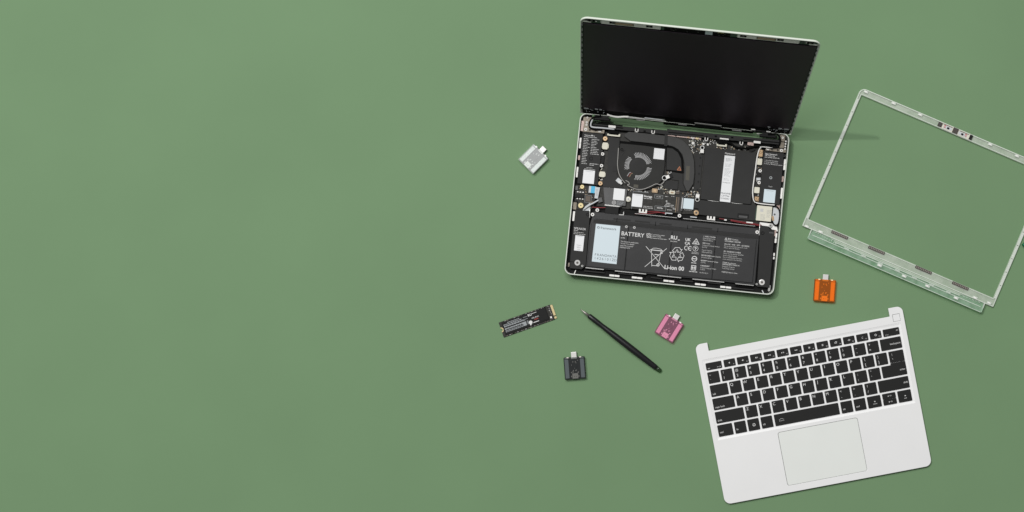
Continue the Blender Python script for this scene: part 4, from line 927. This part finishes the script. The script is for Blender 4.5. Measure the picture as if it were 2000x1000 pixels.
# function row
FH = 10.2
add_key(U0, ROW[5], 22.6, FH, [('esc', -9.2, -2.6, 2.6, 'LEFT', 0), ('fn lock', 9.6, -2.6, 2.0, 'RIGHT', 0)])
def spk(b): b.sheet([(-1.6*mm, 0), (0.3*mm, -1.3*mm), (0.3*mm, 1.3*mm)], ZK+.00006)
def bars(nb):
    def f(b):
        for i in range(nb): b.sheet(rrect((1.1+.9*i)*mm, 0, .4*mm, (1.2+.7*i)*mm), ZK+.00006)
    return f
def sun(b):
    b.sheet(circle(0, 0, 0.9*mm, 12), ZK+.00006)
    for i in range(8): t = i*math.pi/4; b.sheet(rrect(1.5*mm*math.cos(t), 1.5*mm*math.sin(t), .5*mm, .35*mm, 0, t), ZK+.00006)
def screens(b):
    b.stroke(rrect(-.5*mm, -.3*mm, 2.2*mm, 1.8*mm), .4*mm, ZK+.00003, True); b.stroke([(-.6*mm, 1.2*mm), (1.4*mm, 1.2*mm), (1.4*mm, -.4*mm)], .5*mm, ZK+.00005)
ic = [[spk], [spk, bars(1)], [spk, bars(2)], [arrow(-1.1, 0, 180, 1.1), arrow(1, 0, 180, 1.1)], [arrow(-1.4, 0, 0, 1.1), blk(.6, 0, .5, 1.8), blk(1.6, 0, .5, 1.8)], [arrow(-1, 0, 0, 1.1), arrow(1.1, 0, 0, 1.1)], [sun], [sun, blk(0, 0, 3.6, .3)], [screens],
      [blk(0, 0, 3.4, .8), blk(0.1, 0, .8, 2.6)], [('prt', 0, .7, 1.9, 'CENTER', 0), ('scr', 0, -1.1, 1.9, 'CENTER', 0)], [lambda b: gear(b, 0, 0, 1.5, mm, ZK+.0001)]]
for i in range(12):
    marks = list(ic[i])+[('F%d' % (i+1), 6.6, -2.6, 1.9, 'RIGHT', 0)]
    add_key(35.1+PT*i, ROW[5], KW, FH, marks)
xd = 35.1+PT*12; add_key(xd, ROW[5], U1-xd, FH, [('del', 10, 1.4, 2.6, 'RIGHT', 0), ('insert', -9, -2.8, 2.0, 'LEFT', 0)])

# ================================================================== CLEAR BEZEL
ZZ = 0.0032
ob = at(1566.2, 441, ZZ); BROT = -23.1
BM_ = mat2((ob.x, ob.y, 0), BROT)
bez = thing('screen_bezel', 'clear frosted plastic screen bezel lying face down beside the laptop', 'bezel', BM_)
B = Frame(BM_)
BW, BHH = 0.2936, 0.2130
outline = fillet([(0, 0, .0012), (BW, 0, .0012), (BW, BHH, .0085), (0, BHH, .0085)])
innerh = fillet([(0.0052, 0.0125, .0006), (BW-0.0052, 0.0125, .0006), (BW-0.0052, BHH-0.0103, .0006), (0.0052, BHH-0.0103, .0006)])
plate('frame', outline, [innerh], 0.0014, ZZ, 0.0004, M['bezel'], bez)
# raised outer lip and inner ribs
def lip(o, d, z0, z1, name, mat):
    o = ccw(o); MB().ring(o, inset(o, d), z0, z1).build(name, M[mat], bez)
lip(inset(ccw(outline), 0.0006), 0.0010, ZZ, ZZ+0.0010, 'outer_lip', 'bezelrib')
lip(inset(ccw(innerh), -0.0016), 0.0007, ZZ, ZZ+0.0005, 'inner_lip', 'bezelrib')
for sx in (0.0026, BW-0.0026):
    for i in range(9): MB().prism(rrect(sx, 0.022+i*0.0205, 0.0022, 0.0192), ZZ, ZZ+0.0008).build('side_rib', M['bezelrib'], bez)
# hinge cover along the lower edge: a shallow trough with ridges
hc = MB(); prof = [(0.0000, 0.0032), (-0.0035, 0.0056), (-0.0080, 0.0080), (-0.0132, 0.0078), (-0.0140, 0.0066), (-0.0132, 0.0064), (-0.0080, 0.0066), (-0.0035, 0.0044), (0.0000, 0.0018)]
x0, x1 = 0.0150, BW-0.0150; R = []
for j, (yy, zz) in enumerate(prof):
    e = 0.0020*(-yy/0.014)
    R.append([hc.bm.verts.new((x0-e+(x1-x0+2*e)*i/6, yy, zz)) for i in range(7)])
for a, c in zip(R, R[1:]+R[:1]):
    for i in range(6): hc.bm.faces.new((a[i], a[i+1], c[i+1], c[i]))
hc.bm.faces.new([r[0] for r in R]); hc.bm.faces.new([r[-1] for r in R][::-1])
hcv = hc.build('hinge_cover', M['bezelcover'], bez)
MB().prism(rrect(BW/2, -0.0021, BW-0.100, 0.0040), 0.0046, 0.0056).build('frosted_band', M['bezel'], hcv)
MB().prism(rrect(BW/2, -0.0035, 0.190, 0.0008), 0.0056, 0.0066).build('cover_ridge', M['bezelrib'], hcv)
MB().prism(rrect(BW/2, -0.0066, BW-0.036, 0.0008), 0.0072, 0.0082).build('cover_ridge', M['bezelrib'], hcv)
MB().prism(rrect(BW/2, -0.0135, BW-0.030, 0.0007), 0.0074, 0.0080).build('cover_ridge', M['bezelrib'], hcv)
MB().prism(rrect(BW/2, -0.0008, BW-0.09, 0.0006), 0.0030, 0.0042).build('cover_ridge', M['bezelrib'], hcv)
for x, s in ((x0-0.0008, 1), (x1+0.0008, -1)): MB().prism(rrect(x, -0.006, 0.0010, 0.0130), 0.003, 0.0078).build('cover_end', M['bezelrib'], hcv)
rn = random.Random(3)
for i in range(10): MB().prism(rrect(0.022+i*0.0035, -0.0012-0.00035*i+rn.uniform(-.0004, .0004), 0.0014, 0.0008), 0.004, 0.0066).build('cover_tooth', M['bezelrib'], hcv)
for i in range(6): MB().prism(rrect(BW-0.022-i*0.0045, -0.0012-0.0003*i, 0.0014, 0.0008), 0.004, 0.0066).build('cover_tooth', M['bezelrib'], hcv)
for i in range(7):
    MB().prism(rrect(0.07+i*0.026, -0.0052, 0.007, 0.0012), 0.0062, 0.0074).build('cover_tooth', M['bezelrib'], hcv)
# white snap clips
def bclip(px, py, z, w=.0062, h=.0032):
    x, y = B.px(px, py, z)
    k = MB(); k.prism(rrect(x, y, w, h, .0004), z-0.0012, z, .0002); k.build('snap_clip', M['bezelrib'], bez)
    MB().prism(rrect(x-0.0004, y, w*0.5, h*0.6), z, z+0.0003).build('snap_clip', M['pale'], bez)
for px, py in ((1691.5, 179.5), (1745.5, 201.8), (1797.5, 224.2), (1934.2, 282.2), (1986.5, 304.7), (1575.8, 442.2), (1932.2, 591.8)): bclip(px, py, 0.0044)
x, y = B.px(1986.5, 304.7, .0044); bclip(2040, 327.5, 0.0044)
for px, py in ((1602.8, 453), (1904.6, 581.6)): bclip(px, py, 0.0044, .0068, .0036)
for px, py in ((1718, 518.4), (1766, 539.4), (1811.6, 558.8), (1867.4, 582.2)): bclip(px, py, 0.0086, .0068, .0034)
# magnets
for px, py in ((1640, 458.6), (1712, 488.6), (1803.8, 527.2), (1875.8, 558.2)):
    x, y = B.px(px, py, ZZ+0.0006)
    mg = MB().prism(rrect(x, y, 0.0248, 0.0040, .0003), ZZ, ZZ+0.0006).build('magnet_strip', M['magnet'], bez)
    for i in range(9): MB().prism(rrect(x-0.0104+i*0.0026, y, 0.0017, 0.0024, .0002), ZZ+0.0006, ZZ+0.0008).build('magnet', M['magnetcell'], mg)
# camera and privacy switches
x, y = B.px(1867.2, 256, ZZ+0.0006)
cm = MB().prism(rrect(x, y, 0.0470, 0.0078, .0004), ZZ, ZZ+0.0005).build('camera_window', M['cream'], bez)
def cbox(name, dx, dy, w, h, mat, z1=0.0034): return MB().prism(rrect(x+dx, y+dy, w, h, .0002), ZZ+0.0005, z1+ZZ-0.0024).build(name, M[mat], cm)
cbox('camera_module', -0.0245, -0.0003, 0.0058, 0.0062, 'magnet', 0.0042); cbox('camera_lens', -0.0245, -0.0003, 0.0022, 0.0022, 'shield', 0.0044)
cbox('camera_module', -0.0010, 0, 0.0078, 0.0076, 'magnet', 0.0040)
cbox('microphone', 0.0225, 0, 0.0040, 0.0068, 'black', 0.0044); cbox('microphone_port', 0.0223, 0.0004, 0.0014, 0.0014, 'pale', 0.0038)
for s in (-1, 1):
    cbox('switch_plate', -0.0010+s*0.0115, -0.0006, 0.0130, 0.0046, 'ribbon', 0.0032); cbox('switch_knob', -0.0010+s*0.0108, -0.0008, 0.0032, 0.0026, 'black', 0.0038)
    cbox('red_mark', -0.0010+s*0.0160, 0.0010, 0.0026, 0.0010, 'redink', 0.0035); cbox('red_mark', -0.0010+s*0.0160, -0.0012, 0.0026, 0.0010, 'redink', 0.0035); cbox('switch_edge', -0.001+s*0.0125, 0.0025, 0.014, 0.0006, 'brown', 0.0035)

# ================================================================== EXPANSION CARDS
def card(name, label, px, py, rot, tint, body, opacity, rail, pcb, sock):
    o = at(px, py, 0.0); m = mat2((o.x, o.y, 0), rot)
    t = thing(name, label, 'expansion card', m, 'expansion cards scattered round the laptop')
    shell_m = clear_plastic(name+'_shell', tint, body, opacity, 0.18)
    rail_m = material(name+'_rail', rail, 0.4); pcb_m = material(name+'_board', pcb, 0.5, mottle=0.3, mscale=500); sock_m = material(name+'_socket', sock, 0.4)
    w, h, z = 0.0298, 0.0312, 0.0066
    MB().prism(rrect(0, 0, w, h, .0012), 0.0, z, 0.0006).build('shell', shell_m, t)
    MB().prism(rrect(0, 0.0003, 0.0150, h-0.0030), 0.0018, 0.0040).build('circuit_board', pcb_m, t)
    for s in (-1, 1):
        MB().prism(rrect(s*0.0109, -0.0006, 0.0056, h-0.0046, .0006), 0.0008, 0.0050, .0004).build('side_rail', rail_m, t)
        MB().prism(rrect(s*0.0108, h/2-0.0014, 0.0050, 0.0014), 0.0010, 0.0056).build('front_latch', rail_m, t)
        MB().prism(rrect(s*0.0089, h/2-0.0002, 0.0030, 0.0016, .0004), 0.0030, z+0.0001, .0002).build('snap_tooth', sock_m, t)
    MB().prism(rrect(0, h/2+0.0034, 0.0078, 0.0078, .0006), 0.0018, 0.0052, .0005).build('plug', M['screw'], t)
    MB().prism(rrect(0, h/2-0.0012, 0.0086, 0.0026, .0004), 0.0016, 0.0056, .0003).build('plug_collar', M['screw'], t)
    MB().prism(rrect(0.0002, -h/2+0.0046, 0.0084, 0.0074, .0004), 0.0016, 0.0056, .0003).build('socket', sock_m, t)
    for s in (-1, 1):
        MB().prism(circle(s*0.0013, -h/2+0.0040, 0.0005, 10), 0.0056, 0.00566).build('socket_dimple', M['socket'], t)
        MB().prism(rrect(s*0.0046, -h/2+0.0096, 0.0022, 0.0012, .0003, s*0.7), 0.0040, 0.0054).build('solder_lug', sock_m, t)
        MB().prism(rrect(s*0.0052, -h/2+0.0042, 0.0012, 0.0022, .0004), 0.0040, 0.0052).build('solder_lug', sock_m, t)
    MB().prism(rrect(0, 0.0030, 0.0064, 0.0050), 0.0040, 0.0048).build('chip', pcb_m, t)
    b = MB(); rn = random.Random(len(name))
    for i in range(4): b.prism(rrect(-0.0020+0.0034*(i % 2), -0.0034+0.0124*(i//2), 0.0010, 0.0018), 0.0040, 0.0049)
    for i in range(8): b.prism(rrect(rn.uniform(-.0065, .0065), rn.uniform(-.010, .012), 0.0008, 0.0012), 0.0040, 0.0046)
    b.build('surface_components', sock_m, t, kind='stuff')
    return t
card('expansion_card', 'clear white expansion card lying turned beside the raised lid', 1042.2, 311.2, -45, (0.92, 0.95, 0.93), (0.86, 0.88, 0.87), 0.36, (0.88, 0.90, 0.90), (0.13, 0.13, 0.14), (0.90, 0.90, 0.88))
card('expansion_card.001', 'smoky dark grey expansion card below the storage stick', 1122.8, 718.4, 4.2, (0.64, 0.66, 0.66), (0.05, 0.053, 0.055), 0.26, (0.38, 0.42, 0.44), (0.035, 0.035, 0.036), (0.62, 0.58, 0.53))
card('expansion_card.002', 'see-through pink expansion card beside the screwdriver', 1306.8, 641, -31.8, (0.95, 0.68, 0.79), (0.66, 0.27, 0.40), 0.24, (0.90, 0.68, 0.76), (0.06, 0.05, 0.055), (0.90, 0.78, 0.78))
card('expansion_card.003', 'see-through orange expansion card above the keyboard cover', 1609.8, 567.4, -4.0, (1.0, 0.55, 0.20), (0.84, 0.23, 0.04), 0.30, (1.0, 0.62, 0.20), (0.05, 0.028, 0.022), (1.0, 0.75, 0.42))
card('expansion_card.004', 'teal see-through expansion card cut off by the edge behind the clear bezel', 2024.5, 477.5, -45, (0.35, 0.80, 0.62), (0.03, 0.34, 0.20), 0.36, (0.25, 0.62, 0.45), (0.05, 0.06, 0.055), (0.7, 0.85, 0.78))

# ================================================================== STORAGE STICK
o = at((975+1087)/2, (631.5+621)/2, 0.002); ST = mat2((o.x, o.y, 0), 19.4)
st = thing('storage_stick', 'slim black storage stick with gold contacts left of the screwdriver', 'storage drive', ST)
a = 0.040; hw = 0.0110
notch = [(-a, -hw), (a-0.0035, -hw), (a-0.0035, -hw+0.0006), (a, -hw+0.0006), (a, -hw+0.0040), (a-0.0035, -hw+0.0040), (a-0.0035, -hw+0.0052), (a, -hw+0.0052), (a, hw-0.0008), (a-0.0035, hw-0.0008), (a-0.0035, hw), (-a, hw)]+[(-a+0.0022*math.cos(t), 0.0022*math.sin(t)) for t in [math.pi/2-math.pi*i/10 for i in range(11)]]
MB().prism(notch, 0.0004, 0.0014).build('circuit_board', M['board'], st)
b = MB(); ang = [math.pi/2-math.pi*i/12 for i in range(13)]
b.ring([(-a+0.0036*math.cos(t), 0.0036*math.sin(t)) for t in ang], [(-a+0.0022*math.cos(t), 0.0022*math.sin(t)) for t in ang], 0.0014, 0.00150); b.build('mounting_notch', M['gold'], st)
for i in range(2):
    y0, y1 = ((-hw+0.0008, -hw+0.0038), (-hw+0.0054, hw-0.001))[i]
    MB().prism(rrect(a-0.0017, (y0+y1)/2, 0.0032, y1-y0), 0.0014, 0.00148).build('gold_contacts', M['gold'], st)
MB().prism(rrect(-0.0035, 0.0006, 0.066, 0.0182, .0004), 0.0014, 0.0026, .0002).build('label_sticker', M['black'], st)
MB().prism(rrect(0.0228, 0.0008, 0.012, 0.0155, .0004), 0.0026, 0.0029, .0002).build('chip', M['black'], st)
rn = random.Random(6)
for m in ('beige', 'silver'):
    b = MB()
    for i in range(34):
        y = rn.choice((-hw+0.0007, hw-0.0007)); x = rn.uniform(-a+0.004, a-0.006); b.prism(rrect(x, y, rn.uniform(.0008, .0022), .0007), 0.0014, 0.0019)
    for i in range(8): b.prism(rrect(a-0.0062+rn.uniform(-.0008, .0008), rn.uniform(-hw+.002, hw-.002), .0009, .0009), 0.0014, 0.0020)
    b.build('surface_components', M[m], st, kind='stuff')
MB().prism(rrect(a-0.0075, -hw+0.0046, .0022, .0026), .0014, .0022).build('capacitor', M['pale'], st)
zt = 0.00268; b = MB()
for r, (y, ln, hh) in enumerate(((0.0072, 17, .0009), (0.0052, 27, .0012), (0.0028, 31, .0019), (-0.0008, 25, .0019), (-0.0034, 26, .0009), (-0.0050, 24, .0009))):
    c = -0.0345+(0.006 if r == 0 else 0)
    end = c+ln*mm
    while c < end:
        w = rn.uniform(.0009, .0030); b.sheet(rrect(c+w/2, y, w, hh), zt); c += w+rn.uniform(.0003, .0007)
b.build('print', M['greyink'], st)
b = MB(); b.text('WD_BLACK', 0.0060, 0.0012, 0.0024, zt, bold=1); b.text('RU', 0.0050, 0.0066, 0.0044, zt, align='CENTER', bold=2)
b.lathe(0.0030, -0.0036, [(0.0026, zt), (0.0026, zt+0.00002), (0, zt+0.00002)], 18); b.sheet(rrect(0.0022, -0.0064, 0.0020, 0.0022), zt)
b.sheet(rrect(0.0108, -0.0052, 0.0084, 0.0010), zt); b.sheet(rrect(0.0118, 0.0075, 0.0070, 0.0006), zt)
b.build('print', M['legend'], st)
b = MB(); b.text('SN850', 0.0092, -0.0016, 0.0022, zt, bold=1); b.build('print', M['redink'], st)
MB().prism(rrect(-0.0056, -0.0026, 0.0052, 0.0056), 0.0026, zt).build('code_patch', M['greyink'], st)
lb = MB()
for i in range(4): lb.sheet(rrect(-0.0006, -0.0002-0.0014*i, 0.0022, 0.0008), zt)
for i in range(2): lb.sheet(rrect(-0.0022, 0.0062-0.003*i, 0.006, 0.0006), zt)
lb.build('print', M['greyink'], st)

# ================================================================== SCREWDRIVER
p0, p1 = at(1133.4, 603.6, 0.0045), at(1291, 725.6, 0.0045)
d = p1-p0; ln = math.hypot(d.x, d.y)
SD = Matrix.Translation((p0.x, p0.y, 0)) @ Matrix.Rotation(math.atan2(d.y, d.x), 4, 'Z')
sdv = thing('screwdriver', 'slim black screwdriver with a steel tip lying between stick and pink card', 'screwdriver', SD)
def spin(name, prof, mat, n=20, flat=None):
    b = MB(); R = []; zc = 0.0051
    for x, r in prof:
        sq = 1.0 if flat is None or x < flat[0] else 1.0-(x-flat[0])/(ln-flat[0])*flat[1]
        R.append([b.bm.verts.new((x, r*math.cos(2*math.pi*k/n), zc+r*sq*math.sin(2*math.pi*k/n)-(1-sq)*0.0028)) for k in range(n)])
    for p, q_ in zip(R, R[1:]):
        for k in range(n): b.bm.faces.new((p[k], p[(k+1) % n], q_[(k+1) % n], q_[k]))
    b.bm.faces.new(R[0][::-1]); b.bm.faces.new(R[-1]); b.smooth = True
    return b.build(name, M[mat], sdv)
s0 = 0.0150
spin('steel_bit', [(0, .0004), (.002, .0005), (.004, .0008), (.0055, .0010), (.0075, .0019), (s0+.001, .0021)], 'steel')
spin('handle', [(s0, .0018), (s0+.0003, .0032), (s0+.0012, .0036), (s0+.010, .0037), (s0+.017, .0037), (s0+.022, .0034), (s0+.030, .0037), (s0+.045, .0044), (s0+.062, .0047), (s0+.080, .0047), (s0+.095, .0044), (s0+.108, .0041), (s0+.118, .0038), (ln-.008, .0034)], 'rubber', flat=(s0+.085, .6))
spin('spudger_end', [(ln-.008, .0034), (ln-.004, .0032), (ln-.001, .0027), (ln, .0018)], 'spudger', flat=(s0+.085, .6))
